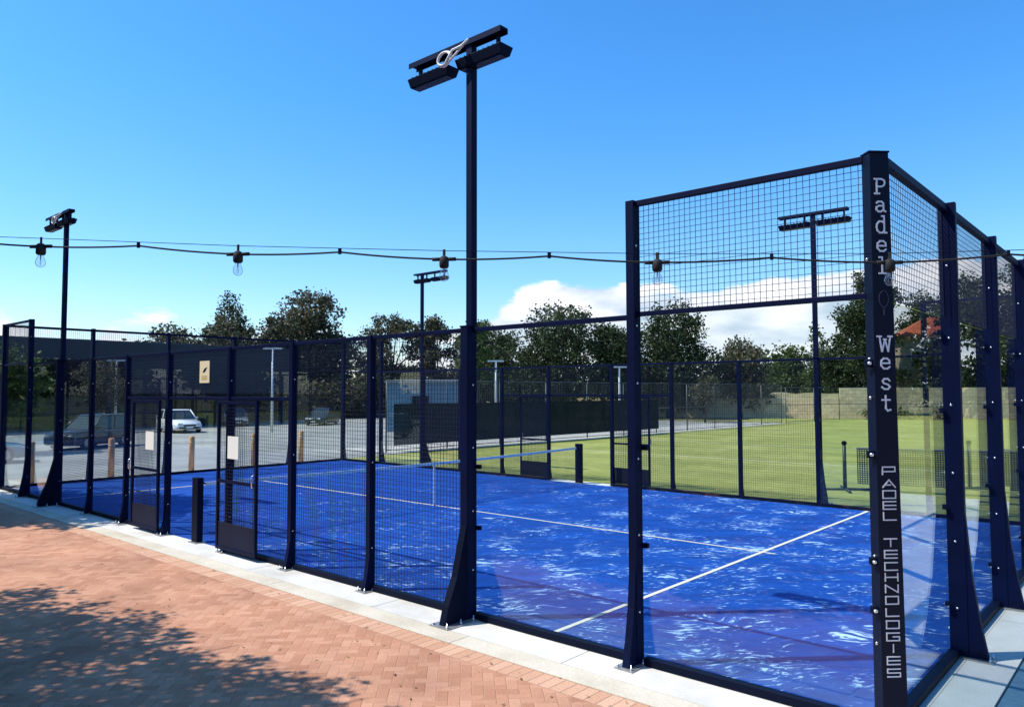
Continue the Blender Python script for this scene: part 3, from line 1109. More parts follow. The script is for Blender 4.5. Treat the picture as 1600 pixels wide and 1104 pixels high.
# ------------------------------------------------------------------ string lights
ST = [Vector(p) for p in ((-2.603, -4.46, 3.047), (-1.791, -3.864, 2.99), (-0.983, -3.273, 2.947), (-0.189, -2.694, 2.914), (0.63, -2.093, 2.896))]
step = (ST[-1] - ST[0]) / 4
step.z = 0
allp = [ST[0] - step * k + Vector((0, 0, 0.055 * k)) for k in (4, 3, 2, 1)] + ST + [ST[-1] + step * k + Vector((0, 0, 0.01 * k * k)) for k in (1, 2, 3, 4)]
lights = empty('festoon_cable', (0, 0, 0))
tag(lights, 'black festoon cable strung on a thin wire across the view', 'cable')
b = MB()
pts = []
for k, (p, q) in enumerate(zip(allp[:-1], allp[1:])):
    m_ = (p + q) / 2 + Vector((0, 0, 0.022))
    for t in range(12):
        u = t / 12
        if u < 0.5:
            v = u * 2
            c = p.lerp(m_, v) - Vector((0, 0, 0.006 * 4 * v * (1 - v)))
        else:
            v = (u - 0.5) * 2
            c = m_.lerp(q, v) - Vector((0, 0, 0.006 * 4 * v * (1 - v)))
        pts.append(c)
pts.append(allp[-1])
b.tube(pts, 0.0045, 6)
b.build('cable', RUBBER, lights)
b = MB()
b.tube([p + Vector((0, 0, 0.040)) for p in allp], 0.0017, 5)
b.build('support_wire', NAVYD, lights)
for p, q in zip(allp[:-1], allp[1:]):
    c = (p + q) / 2 + Vector((0, 0, 0.022))
    MB().box(c.x - .006, c.x + .006, c.y - .006, c.y + .006, c.z - .010, c.z + .018).build('cable_tie', NAVYD, lights)
BULB = glass_mat('bulb_glass', (0.93, 0.94, 0.95), 1.6, 0.06)
_n, _l = BULB.node_tree.nodes, BULB.node_tree.links
_lw = _n.new('ShaderNodeLayerWeight')
_lw.inputs['Blend'].default_value = 0.5
_cr = _n.new('ShaderNodeValToRGB')       # darker tint edge on, painted in place of refraction at the rim
_cr.color_ramp.elements[0].position = 0.45
_cr.color_ramp.elements[0].color = (0.95, 0.96, 0.97, 1)
_cr.color_ramp.elements[1].position = 0.95
_cr.color_ramp.elements[1].color = (0.22, 0.25, 0.32, 1)
_l.new(_lw.outputs['Facing'], _cr.inputs[0])
_l.new(_cr.outputs[0], [q for q in _n if q.type == 'BSDF_TRANSPARENT'][0].inputs[0])
labs = ['', '', '', '', 'clear glass festoon bulb farthest left, beside the left floodlight mast', 'clear glass festoon bulb second from the left, above the dark trees',
        'clear glass festoon bulb hanging just left of the tall front mast', 'clear glass festoon bulb in front of the corner mesh panel',
        'clear glass festoon bulb hanging in front of the lettered corner post']
sdir = Vector((step.x, step.y, 0)).normalized()
for k, p in enumerate(allp):
    if not (4 <= k <= 8):
        continue
    r = empty('festoon_bulb', p)
    r.scale = (0.74, 0.74, 0.74)
    tag(r, labs[k], 'light bulb', 'clear bulbs on the festoon cable')
    b = MB()
    b.lathe((0, 0, 0), [(0.014, 0.02), (0.026, 0.012), (0.031, -0.012), (0.031, -0.045), (0.024, -0.056)], 12)
    b.box(-.008, .008, -.005, .005, 0.01, 0.062)
    b.tube([-sdir * 0.075, -sdir * 0.02], 0.012, 8)
    b.tube([sdir * 0.02, sdir * 0.075], 0.012, 8)
    b.build('socket', RUBBER, r)
    b = MB()
    pr = [(0.014, -0.054), (0.017, -0.068), (0.026, -0.085), (0.031, -0.103), (0.030, -0.118), (0.022, -0.132), (0.010, -0.139), (0.002, -0.140)]
    b.lathe((0, 0, 0), pr, 16)
    g = b.build('bulb', BULB, r)
    b = MB()
    b.tube([(0, 0, -.056), (0, 0, -.085)], 0.004, 6)
    for s in (-1, 1):
        b.tube([(0, 0, -.085), (s * .008, 0, -.10), (s * .010, 0, -.118), (s * .004, 0, -.122)], 0.0014, 5)
    b.build('filament', GALV, r)

# ------------------------------------------------------------------ bollards
bol = None
for k, (x, y, h, lab) in enumerate(((-20.75, 0.84, 1.10, 'pine bollard farthest left, behind the left floodlight post'),
                                    (-20.75, 2.80, 1.10, 'pine bollard in front of the dark parked car'),
                                    (-20.9, 5.15, 1.04, 'pine bollard framed by the open court doorway, below the white car'),
                                    (-20.9, 7.20, 1.04, 'pine bollard seen through the mesh of the right open door'),
                                    (-20.9, 8.95, 1.04, 'pine bollard farthest right, before the far court corner'))):
    r = empty('bollard', (x, y, -0.03))
    tag(r, lab, 'bollard', 'pine bollards along the car park edge')
    MB().lathe((0, 0, 0), [(0.085, 0), (0.085, h * .55), (0.083, h - 0.04), (0.055, h)], 14).build('post', WOOD, r)
    MB().lathe((0, 0, h * 0.8), [(0.087, 0), (0.0875, 0.03)], 14).build('band', GALV, r)

# ------------------------------------------------------------------ cars


def car(name, cat, body_col, L=4.3, Wd=1.78, Hh=1.5, suv=False, ute=False):
    r = empty(name, (0, 0, 0))
    pm = mat('paint_' + name + str(round(sum(body_col), 3)), body_col, 0.35, 0.0, 0.4, 0.25 if sum(body_col) < 0.1 else 0.7)
    hw = Wd / 2
    gc = 0.2
    belt = Hh * 0.60

    def ringpts(x, w, zb, zt):
        c = 0.10
        return [(x, -w + .04, zb), (x, w - .04, zb), (x, w, zb + c), (x, w, zt - c * 1.4), (x, w - c * .8, zt), (x, -w + c * .8, zt), (x, -w, zt - c * 1.4), (x, -w, zb + c)]
    if suv:
        st = [(-L / 2, hw * .86, .34, belt * .88), (-L / 2 + .12, hw * .97, gc, belt), (-L / 4, hw, gc, belt * 1.02), (L * .17, hw, gc, belt), (L / 2 - .35, hw * .97, gc, belt * .88), (L / 2 - .05, hw * .88, .27, belt * .78), (L / 2, hw * .8, .34, belt * .62)]
    else:
        st = [(-L / 2, hw * .84, .34, belt * .86), (-L / 2 + .12, hw * .95, gc, belt * .98), (-L / 4, hw, gc, belt), (L * .17, hw, gc, belt * .97), (L / 2 - .4, hw * .96, gc, belt * .80), (L / 2 - .06, hw * .86, .26, belt * .68), (L / 2, hw * .78, .32, belt * .54)]
    b = MB()
    rings = [ringpts(*s) for s in st]
    i0 = 0
    for rg in rings:
        b.v += rg
    for k in range(len(rings) - 1):
        for j in range(8):
            b.f.append((k * 8 + j, k * 8 + (j + 1) % 8, (k + 1) * 8 + (j + 1) % 8, (k + 1) * 8 + j))
            b.sm.append(True)
    b.f.append(tuple(range(8)))
    b.f.append(tuple((len(rings) - 1) * 8 + j for j in range(8)))
    b.sm += [False, False]
    bo = fix(b.build('body', pm, r))
    # cabin
    xr0, xr1 = -L / 2 + (0.12 if not ute else 2.0), L * .19
    tr0, tr1 = -L / 2 + (0.45 if not ute else 2.15), L * .02
    if suv:
        tr0 = xr0 + 0.2
    cw, tw = hw * .93, hw * .74

    def cab(off, zt, zb=belt - 0.02):
        return [(xr0 - off, -cw - off, zb), (xr1 + off, -cw - off, zb), (xr1 + off, cw + off, zb), (xr0 - off, cw + off, zb),
                (tr0 - off, -tw - off, zt), (tr1 + off, -tw - off, zt), (tr1 + off, tw + off, zt), (tr0 - off, tw + off, zt)]
    b = MB().hexa(cab(0, Hh - .03))
    fix(b.build('windows', CARGLASS, r, 0.03))
    b = MB()
    b.hexa([(tr0 - .04, -tw - .015, Hh - .035), (tr1 + .04, -tw - .015, Hh - .035), (tr1 + .04, tw + .015, Hh - .035), (tr0 - .04, tw + .015, Hh - .035),
            (tr0 + .08, -tw + .08, Hh + .01), (tr1 - .1, -tw + .08, Hh + .01), (tr1 - .1, tw - .08, Hh + .01), (tr0 + .08, tw - .08, Hh + .01)])
    C8 = cab(0.008, Hh - .02)
    for i in range(4):
        b.tube([C8[i], C8[i + 4]], 0.045, 5)
    for s in (-1, 1):
        xm = (xr0 + xr1) / 2
        b.tube([(xm, s * (cw + .005), belt - .02), ((tr0 + tr1) / 2, s * (tw + .005), Hh - .03)], 0.035, 4)
    fix(b.build('roof', pm, r))
    if suv:
        for s in (-1, 1):
            MB().box(tr0 + .1, tr1 - .1, s * tw * .9 - .02, s * tw * .9 + .02, Hh + .015, Hh + .055).build('roof_rack', BOLT, r)
    for x in (-L * .30, L * .31):
        for s in (-1, 1):
            w = MB()
            w.lathe((x, s * (hw - .10) - .1, 0.33), [(0.30, 0.0), (0.33, 0.03), (0.33, 0.17), (0.30, 0.20)], 20, 'y')
            wh = w.build('wheel', RUBBER, r)
            MB().lathe((x, s * (hw - .10) - .105, 0.33), [(0.19, 0.0), (0.20, 0.02), (0.20, 0.19), (0.19, 0.21)], 14, 'y').build('rim', GALV, wh)
    for s in (-1, 1):
        MB().box(L / 2 - .12, L / 2 - .02, s * hw * .62 - .16, s * hw * .62 + .14, belt * .60, belt * .60 + .13).build('headlight', mat('headlamp', (.7, .72, .75), .1), r, .02)
        MB().box(-L / 2 - .02, -L / 2 + .06, s * hw * .7 - .1, s * hw * .7 + .1, belt * .66, belt * .66 + .16).build('tail_light', mat('tail_lamp', (.3, .01, .01), .2), r, .02)
        MB().box(xr1 - .25, xr1 - .1, s * (hw + .02) - .07, s * (hw + .02) + .07, belt, belt + .12).build('side_mirror', pm, r, .02)
    MB().box(L / 2 - .02, L / 2 + .008, -hw * .42, hw * .42, belt * .50, belt * .56 + .06).build('grille', RUBBER, r)
    MB().box(L / 2 - .06, L / 2 + .02, -hw * .7, hw * .7, .30, .42).build('bumper', RUBBER, r, .02)
    MB().box(L / 2 + .021, L / 2 + .028, -.22, .22, .33, .43).build('number_plate', PAPER, r)
    if ute:
        MB().box(-L / 2 + .1, xr0 - .1, -hw * .9, hw * .9, belt, belt + .05).build('tray_cover', RUBBER, r)
    return r


def place_car(c, x, y, hdg, sc, lab, cat):
    c.location = (x, y, -0.03)
    c.rotation_euler = (0, 0, R(hdg))
    c.scale = (sc, sc, sc)
    tag(c, lab, cat, 'cars in the car park')


place_car(car('parked_car', 'car', (0.72, 0.72, 0.72), 4.4, 1.82, 1.48), -43.4, 15.2, -8, 0.90, 'white hatchback parked beyond the open court doorway', 'car')
place_car(car('parked_car', 'car', (0.30, 0.32, 0.34), 4.4, 1.8, 1.5), -48.6, 21.6, -20, 0.80, 'grey car behind the right open door of the court', 'car')
place_car(car('parked_car', 'car', (0.010, 0.014, 0.03), 4.5, 1.85, 1.65, suv=True), -33.8, 6.9, -58, 0.84, 'dark blue estate car with roof rails parked by the shade structure', 'car')
place_car(car('parked_car', 'car', (0.12, 0.24, 0.30), 4.4, 1.8, 1.45), -28.9, 1.2, 75, 0.86, 'blue-grey car cut off by the left edge of the view', 'car')
place_car(car('parked_ute', 'ute', (0.02, 0.025, 0.035), 4.9, 1.85, 1.6, ute=True), -45.3, 26.6, -55, 0.76, 'dark utility truck parked far back before the hedge', 'truck')

# ------------------------------------------------------------------ shade structure at the back of the car park
pv = empty('shade_pavilion', (-54, 2, -0.03))
tag(pv, 'long low dark roofed shelter along the back of the car park', 'shelter')
FAS = mat('dark_teal_fascia', (0.005, 0.011, 0.024), 0.5, var=0.2, vscale=1)
ROOFM = mat('dark_roof_sheet', (0.02, 0.05, 0.065), 0.4, 0.2)
MB().box(-5, 4.0, -27, 25, 5.45, 5.70).build('roof', ROOFM, pv)
MB().box(4.003, 4.10, -27.02, 25.02, 4.45, 5.62).build('fascia', FAS, pv)
MB().box(-4.9, 3.9, 24.9, 24.99, 4.45, 5.44).build('fascia', FAS, pv)
MB().box(4.02, 4.08, 12.9, 24.98, 2.3, 4.445).build('drop_screen', FAS, pv)
MB().box(-4.9, 3.9, -26.9, 24.8, 4.35, 4.44).build('ceiling', FAS, pv)
MB().box(-4.8, -4.6, -27, 24.8, 0, 4.34).build('sun_block_wall', mat('sun_block_dark', (0.02, 0.025, 0.03), 0.8), pv)  # added wall, blocks sun from behind so the shelter stays dark
for k in range(9):
    y = -26 + k * 6.3
    MB().box(3.6, 3.8, y - .1, y + .1, 0, 4.35).build('column', FAS, pv)
RW = stone_material('weathered_block_wall', (0.13, 0.13, 0.10), (0.19, 0.18, 0.14), (0.08, 0.08, 0.06), 0.8, 0.4)
wl_ = MB().box(-55.6, -55.2, -25, 44, -0.05, 2.0).build('retaining_wall', RW)
tag(wl_, 'low weathered block wall behind the parked cars', 'wall')

# small lamp posts with T heads
for (x, y, h, lab) in ((-47.1, 13.0, 4.25, 'white T headed lamp post beside the white hatchback'),
                       (-33.6, 32.5, 4.4, 'white T headed lamp post just right of the tall front mast'),
                       (-29.5, 41.5, 4.1, 'white T headed lamp post left of the second court post'),
                       (-38.8, 18.6, 4.9, 'white T headed lamp post left of the big brown-green tree')):
    r = empty('lamp_post', (x, y, -0.03), R(45))
    tag(r, lab, 'lamp post', 'white lamp posts around the car park')
    WP = mat('white_post_paint', (0.72, 0.72, 0.72), 0.5)
    MB().tube([(0, 0, 0), (0, 0, h)], [0.09, 0.06], 8).build('pole', WP, r)
    MB().box(-0.55, 0.55, -0.07, 0.07, h, h + 0.1).build('lamp_head', WP, r)

# shed
sh = empty('storage_shed', (-32.8, 25.2, -0.03), R(38))
tag(sh, 'pale blue corrugated storage shed behind the dark windscreen', 'shed')
SHB = mat('pale_blue_sheet', (0.16, 0.30, 0.38), 0.6, var=0.15)
b = MB()
b.box(-2.0, 2.0, -1.0, 1.0, 0, 2.9)
for k in range(40):
    b.box(-1.98 + k * .1, -1.94 + k * .1, -1.03, -1.0, 0.05, 2.85)
b.build('wall', SHB, sh)
MB().hexa([(-2.15, -1.2, 2.92), (2.15, -1.2, 2.92), (2.15, 1.2, 3.0), (-2.15, 1.2, 3.0), (-2.15, -1.2, 2.99), (2.15, -1.2, 2.99), (2.15, 1.2, 3.1), (-2.15, 1.2, 3.1)]).build('roof', GALV, sh)
MB().box(-0.5, 0.5, -1.06, -1.035, 0.05, 2.1).build('door', NAVYD, sh)

# ------------------------------------------------------------------ perimeter fence, windscreen
FEN = mat('fence_galv_dark', (0.10, 0.11, 0.11), 0.5, 0.4)


def line_fence(label, path, h, sp=3.0, wire=0.12, ww=0.006, m=FEN):
    root = empty('perimeter_fence', (path[0][0], path[0][1], -0.03))
    tag(root, label, 'fence')
    ox, oy = path[0]
    for (p, q) in zip(path[:-1], path[1:]):
        d = Vector((q[0] - p[0], q[1] - p[1]))
        L = d.length
        d.normalize()
        T = F((p[0] - ox, p[1] - oy), (d.x, d.y), (d.y, -d.x))
        n_ = max(1, int(L / sp))
        for k in range(n_ + 1):
            a = L * k / n_
            MB().tube([T(a, 0, 0), T(a, 0, h)], 0.03, 6).build('post', m, root)
        for z in (h, h * 0.5, 0.1):
            MB().tube([T(0, 0, z), T(L, 0, z)], 0.02, 5).build('rail', m, root)
        fix(wires(T, 0.0, L, 0.1, h, 0.02, wire, ww).build('wire_mesh', m, root))
    return root


line_fence('tall wire fence between car park and lawn, with a dark windscreen tied on', [(-21.6, 13.2), (-20.6, 31.7), (-20.4, 49.0)], 2.8)
line_fence('wire fence in front of the limestone wall at the back of the lawn', [(-20.2, 49.3), (-19.4, 58.4), (-8.0, 64.3), (8.0, 67.5)], 2.6, 3.5, 0.25, 0.005)
b = MB()
sc = [(-21.45, 13.4), (-20.48, 31.6)]
d = Vector((sc[1][0] - sc[0][0], sc[1][1] - sc[0][1]))
n_ = 24
for k in range(n_):
    a, c = k / n_, (k + 1) / n_
    p = (sc[0][0] + d.x * a, sc[0][1] + d.y * a)
    q = (sc[0][0] + d.x * c, sc[0][1] + d.y * c)
    wv = 0.02 * math.sin(k * 1.7)
    w2 = 0.02 * math.sin((k + 1) * 1.7)
    b.hexa([(p[0] + .07 + wv, p[1], .25), (q[0] + .07 + w2, q[1], .25), (q[0] + .062 + w2, q[1], .25), (p[0] + .062 + wv, p[1], .25),
            (p[0] + .07, p[1], 1.86), (q[0] + .07, q[1], 1.86), (q[0] + .062, q[1], 1.86), (p[0] + .062, p[1], 1.86)])
tag(fix(b.build('windscreen', CLOTHG)), 'long dark windscreen cloth hung on the lawn fence', 'windscreen')
EDG = ground_mat('pale_path', [(0.3, (0.40, 0.37, 0.32)), (0.7, (0.52, 0.49, 0.43))], 1.0, 30, 0.2, 0.9, 0.1)
sheet('path', [(-24.6, 13.0), (-21.0, 13.0), (-20.2, 31.7), (-20.0, 49.0), (-24.0, 49.0)], -0.008, EDG)
# stone wall
b = MB()
wp = [(-42.0, 53.0), (-20.0, 60.5), (-8.0, 66.5), (14.0, 70.0)]
for (p, q) in zip(wp[:-1], wp[1:]):
    d = Vector((q[0] - p[0], q[1] - p[1])).normalized()
    nx, ny = -d.y * .4, d.x * .4
    hh = 1.7 if p[0] < -30 else 2.6
    b.hexa([(p[0], p[1], -.05), (q[0], q[1], -.05), (q[0] + nx, q[1] + ny, -.05), (p[0] + nx, p[1] + ny, -.05),
            (p[0], p[1], hh), (q[0], q[1], hh), (q[0] + nx, q[1] + ny, hh), (p[0] + nx, p[1] + ny, hh)])
tag(fix(b.build('stone_wall', STONE)), 'tan limestone block wall at the far end of the lawn', 'wall')

# lawn tennis net on its stand
tn = empty('tennis_net', (-4.45, 13.0, -0.012), math.atan2(0.29, 0.96))
tag(tn, 'portable tennis net on dark posts standing on the lawn', 'net')
GRN = mat('dark_green_paint', (0.012, 0.03, 0.02), 0.5)
for x in (0.0, 7.0):
    p = MB().tube([(x, 0, 0.03), (x, 0, 1.13)], [0.045, 0.04], 8).build('net_post', GRN, tn)
    MB().tube([(x - .45, -.12, 0.03), (x + .55, .16, 0.03)], 0.03, 6).build('foot', GRN, p)
    MB().tube([(x - .1, .5, 0.035), (x + .12, -.55, 0.035)], 0.03, 6).build('foot', GRN, p)
    MB().lathe((x, 0, 1.08), [(0.055, 0), (0.06, .05), (0.03, .08)], 8).build('winder', NAVYD, p)
TT = F((0, 0), (1, 0), (0, -1))
fix(wires(TT, 0.28, 6.75, 0.18, 0.98, 0.0, 0.05, 0.02).build('netting', GRN, tn))
MB().box(0.26, 6.77, -.012, .012, 0.96, 1.02).build('top_band', mat('grey_band', (0.3, 0.3, 0.28), .8), tn)
b = MB()
for yb in (19.0, 26.0, 38.0):
    b.quad([(-18, yb, 0), (16, yb, 0), (16, yb + .06, 0), (-18, yb + .06, 0)])
tag(b.build('lawn_lines', LINE, loc=(0, 0, -0.008)), kind='structure')

# house with a red tiled roof
hs = empty('brick_house', (-16.9, 79.2, -0.05), R(28))
tag(hs, 'house with a red tiled hip roof among the trees beyond the lawn', 'house')
RT = stone_material('red_roof_tiles', (0.40, 0.09, 0.04), (0.50, 0.13, 0.06), (0.2, 0.05, 0.03), 0.3, 0.25)
BRK = stone_material('cream_brick', (0.42, 0.33, 0.22), (0.50, 0.40, 0.28), (0.3, 0.26, 0.2), 0.25, 0.09)
MB().box(-3.6, 5.4, -3, 3, 0, 7.5).build('wall', BRK, hs)
b = MB()
e = [(-4.2, -3.6, 7.5), (6.0, -3.6, 7.5), (6.0, 3.6, 7.5), (-4.2, 3.6, 7.5)]
r1, r2_ = (-0.8, 0, 9.7), (2.6, 0, 9.7)
b.quad([e[0], e[1], r2_, r1])
b.quad([e[2], e[3], r1, r2_])
b.quad([e[3], e[0], r1])
b.quad([e[1], e[2], r2_])
b.quad([e[3], e[2], e[1], e[0]])
b.build('roof', RT, hs)
for x in (-2.2, 0.9, 4):
    w = MB().box(x - .7, x + .7, -3.05, -3.003, 4.9, 6.3).build('window', PAPER, hs)
    MB().box(x - .6, x + .6, -3.08, -3.052, 5.0, 6.2).build('pane', CARGLASS, w)

# ------------------------------------------------------------------ trees


def rnd_dir(rg):
    z = rg.uniform(-1, 1)
    t = rg.uniform(0, 2 * math.pi)
    s = math.sqrt(1 - z * z)
    return Vector((s * math.cos(t), s * math.sin(t), z))


def leaves(b, rg, lobes, n, size):
    size *= 1.25
    """clumps of small leaf-shaped faces through each lobe's volume"""
    tot = sum(l_[1][0] * l_[1][1] * l_[1][2] for l_ in lobes)
    for (c, rad) in lobes:
        k = max(3, int(1.9 * n * rad[0] * rad[1] * rad[2] / tot / 14))
        for _ in range(k):
            d = rnd_dir(rg)
            q = rg.uniform(0.35, 1.06) ** 0.6
            cc = Vector((c[0] + d.x * rad[0] * q, c[1] + d.y * rad[1] * q, c[2] + d.z * rad[2] * q))
            cr = size * rg.uniform(1.2, 3.2)
            for _ in range(14):
                p = cc + rnd_dir(rg) * cr * rg.uniform(0.2, 1)
                a = rnd_dir(rg)
                s = size * rg.uniform(0.5, 1.25)
                u = a.cross(rnd_dir(rg)).normalized() * s * 0.7
                a = a * s
                i = len(b.v)
                b.v += [tuple(p - a * .5), tuple(p + u * .5), tuple(p + a * .5), tuple(p - u * .5)]
                b.f.append((i, i + 1, i + 2, i + 3))
                b.sm.append(False)


def tree(name, loc, h, w, m, label, seed, kind='round', n=5200, size=0.24, group='trees beyond the lawn and car park', trunk_h=None, cat='tree', bare=0.25):
    rg = random.Random(seed)
    r = empty(name, (loc[0], loc[1], -0.05))
    tag(r, label, cat, group)
    lobes = []
    R_ = w / 2
    if kind == 'conifer':
        for k in range(9):
            t = k / 8
            rr = R_ * (1 - t * .72) * rg.uniform(.75, 1.1)
            lobes.append(((rg.uniform(-.25, .25) * R_, rg.uniform(-.25, .25) * R_, h * (bare + (0.97 - bare) * t)), (rr, rr, h * .10)))
        nb = 5
    else:
        nl = 13 if kind == 'round' else 9
        for k in range(nl):
            an = 2 * math.pi * (k + rg.random()) / nl * 2.4
            t = (k + 0.5) / nl
            z = h * (bare + 0.08 + (0.84 - bare) * t)
            prof = math.sin(math.pi * min(1, 0.22 + 0.72 * t)) ** .6
            rr = R_ * prof * rg.uniform(.25, .68)
            ls = R_ * rg.uniform(.30, .50) * (1 if kind == 'round' else .75)
            lobes.append(((rr * math.cos(an), rr * math.sin(an), z), (ls * 1.15, ls * 1.15, ls * rg.uniform(.6, .9))))
        lobes.append(((rg.uniform(-.2, .2) * R_, 0, h * .9), (R_ * .34, R_ * .34, h * .09)))
        if kind == 'round':
            lobes.append(((0, 0, h * .6), (R_ * .62, R_ * .62, h * .24)))
        nb = 9
    b = MB()
    leaves(b, rg, lobes, n, size)
    b.build('crown', m, r)
    th = h * 0.8
    t0 = max(0.08, h * .022)
    b = MB()
    pts = [Vector((0, 0, 0))]
    for k in range(1, 7):
        pts.append(Vector((rg.uniform(-.03, .03) * h * .6, rg.uniform(-.03, .03) * h * .6, th * k / 6)))
    b.tube(pts, [t0 * (1.15 - .17 * k) for k in range(7)], 8)
    for (c, rad) in lobes[:nb + 4]:
        s = pts[rg.randint(1, 3)]
        if s.z > c[2]:
            s = pts[1]
        e_ = Vector(c)
        mid = s.lerp(e_, .5) + Vector((rg.uniform(-.3, .3), rg.uniform(-.3, .3), rg.uniform(-.2, .4))) * R_ * .25
        b.tube([s, mid, e_], [t0 * .5, t0 * .32, t0 * .1], 6)
    b.build('trunk', BARK, r)
    return r


TR = [
    ((-64.7, 29.0), 10.9, 4.4, LEAF_D, 'conifer', 'slim dark conifer, the taller of a pair above the shelter roof', 7500, .20, .2),
    ((-60.4, 28.6), 9.6, 2.6, LEAF_D, 'conifer', 'slim dark conifer, the shorter of a pair above the shelter roof', 4500, .20, .2),
    ((-61.6, 22.6), 7.9, 7.6, LEAF_B, 'round', 'low brown bushy tree just above the shelter roof, left of the conifers', 7500, .22, .1),
    ((-61.0, 27.4), 8.4, 7.0, LEAF_B, 'round', 'low brown bushy tree at the foot of the conifer pair', 7500, .22, .1),
    ((-60.9, 35.6), 11.9, 8.2, LEAF_B, 'round', 'large dense olive-brown tree left of the centre, tallest of the row', 8000, .24, .12),
    ((-61.2, 32.2), 9.6, 4.6, LEAF_B, 'round', 'narrower brown tree crowding the left side of the tallest olive-brown tree', 3800, .22, .1),
    ((-57.7, 43.0), 10.1, 7.6, LEAF_B, 'open', 'broad brown tree with sky gaps behind the far left floodlight mast', 5000, .22, .3),
    ((-53.7, 45.4), 9.7, 4.6, LEAF_B, 'open', 'ragged brown tree left of the tall front mast', 3600, .22, .3),
    ((-42.0, 39.4), 8.5, 4.2, LEAF_G, 'open', 'thin wispy tree with sky showing through, right of the tall front mast', 1700, .18, .3),
    ((-39.2, 46.4), 9.2, 9.6, LEAF_D, 'round', 'large dark spreading tree in the middle, behind the glass panel', 9000, .22, .12),
    ((-37.9, 51.5), 8.6, 3.8, LEAF_D, 'open', 'small loose dark tree directly left of the second court post', 2600, .2, .25),
    ((-32.0, 53.1), 9.7, 8.8, LEAF_D, 'round', 'large dark round tree just right of the second court post', 9000, .22, .12),
    ((-38.0, 80.0), 8.2, 7.4, LEAF_B, 'round', 'distant brown-green tree below the clouds', 4200, .28, .1),
    ((-31.6, 78.5), 7.3, 5.6, LEAF_G, 'round', 'distant bright green low tree left of the lawn side mast', 3400, .26, .1),
    ((-27.2, 76.3), 9.0, 3.8, LEAF_G, 'conifer', 'pointed green tree right behind the lawn side mast', 3000, .24, .1),
    ((-24.4, 74.8), 8.6, 4.6, LEAF_D, 'round', 'dark green tree between the lawn side mast and the tall end tree', 3600, .24, .1),
    ((-20.6, 71.5), 14.0, 5.6, LEAF_D, 'round', 'tall dark tree directly left of the lettered corner post', 7500, .24, .15),
    ((-20.0, 88.0), 13.6, 6.4, LEAF_D, 'round', 'tall dark tree seen just right of the lettered corner post', 5000, .26, .15),
    ((-13.2, 77.0), 13.8, 6.0, LEAF_D, 'round', 'tall dark tree behind the first posts of the right end wall', 6500, .26, .12),
    ((-9.0, 77.5), 14.8, 6.8, LEAF_D, 'round', 'tallest dark tree at the right, behind the end wall posts', 6500, .26, .12),
    ((-4.6, 80.2), 13.4, 6.0, LEAF_D, 'round', 'tall dark tree at the right edge of the view', 5500, .26, .12),
    ((1.0, 80.0), 16.0, 9.0, LEAF_D, 'round', 'added unseen dark tree beyond the right edge of the view, over the limestone wall', 6500, .36, .05),  # unseen; added with the next two so end glass reflects dark foliage
    ((9.0, 72.0), 18.0, 10.5, LEAF_D, 'round', 'second added unseen dark tree beyond the right edge of the view', 7500, .42, .05),
    ((18.0, 72.0), 18.5, 10.5, LEAF_D, 'round', 'third added unseen dark tree beyond the right edge of the view', 7500, .42, .05),
    ((-15.2, 73.2), 7.6, 4.4, LEAF_D, 'round', 'bushy dark tree in front of the red roofed house', 4200, .22, .08),
    ((-50.3, 48.0), 9.2, 6.5, LEAF_B, 'round', 'brown-green tree directly behind the tall front mast', 5200, .24, .12),
    ((-45.5, 46.0), 7.6, 5.6, LEAF_D, 'open', 'dark loose tree between the tall front mast and the large spreading tree', 4200, .22, .12),
    ((-35.2, 50.0), 8.0, 4.6, LEAF_D, 'round', 'dark tree filling the gap left of the second court post', 4600, .22, .12),
    ((-27.6, 58.0), 6.3, 4.6, LEAF_B, 'round', 'low olive tree right of the large round dark tree', 3600, .22, .12),
    ((-62.5, 39.0), 8.0, 6.0, LEAF_D, 'round', 'dark tree filling the dip right of the tallest olive-brown tree', 4600, .24, .1),
    ((-40.0, 66.0), 6.5, 6.0, LEAF_B, 'round', 'low scrubby tree in the gap between the two large dark trees', 3400, .26, .08),
]
for i, (loc, h, w, m, kd, lab, n, s, bare) in enumerate(TR):
    tree('tree' if kd != 'conifer' else 'conifer_tree', loc, h, w * 1.12, m, lab, 100 + i * 7, kd, n, s, bare=bare)

# small trees under the shelter and by the fence
tree('tree', (-33.0, 3.2), 4.1, 3.8, LEAF_G, 'small shaded tree at the left, between the two cars', 501, 'round', 3600, .13, group='small trees in the car park', bare=.3)
tree('tree', (-46.5, 12.0), 4.4, 4.2, LEAF_B, 'small bare-branched tree behind the white lamp post', 502, 'open', 1500, .13, group='small trees in the car park', bare=.35)
tree('tree', (-37.0, -2.0), 4.3, 4.6, LEAF_G, 'small shaded tree at the far left edge of the car park', 504, 'round', 3600, .15, group='small trees in the car park', bare=.25)
tree('tree', (-25.2, 46.5), 3.6, 3.0, LEAF_B, 'small leaning tree behind the wire fence', 503, 'open', 1500, .14, group='small trees in the car park', bare=.35)

# hedges: ground-hugging scrub behind car park and lawn


def hedge(name, path, h, w, m, label, seed, n, size, cat='hedge'):
    rg = random.Random(seed)
    b = MB()
    lobes = []
    for (p, q) in zip(path[:-1], path[1:]):
        L = math.hypot(q[0] - p[0], q[1] - p[1])
        k = max(1, int(L / (w * .55)))
        for i in range(k):
            t = (i + rg.random()) / k
            hh = h * rg.uniform(.55, 1.1)
            lobes.append(((p[0] + (q[0] - p[0]) * t, p[1] + (q[1] - p[1]) * t, hh * .48), (w * .6, w * .6, hh * .52)))
    leaves(b, rg, lobes, n, size)
    return tag(b.build(name, m), label, cat)


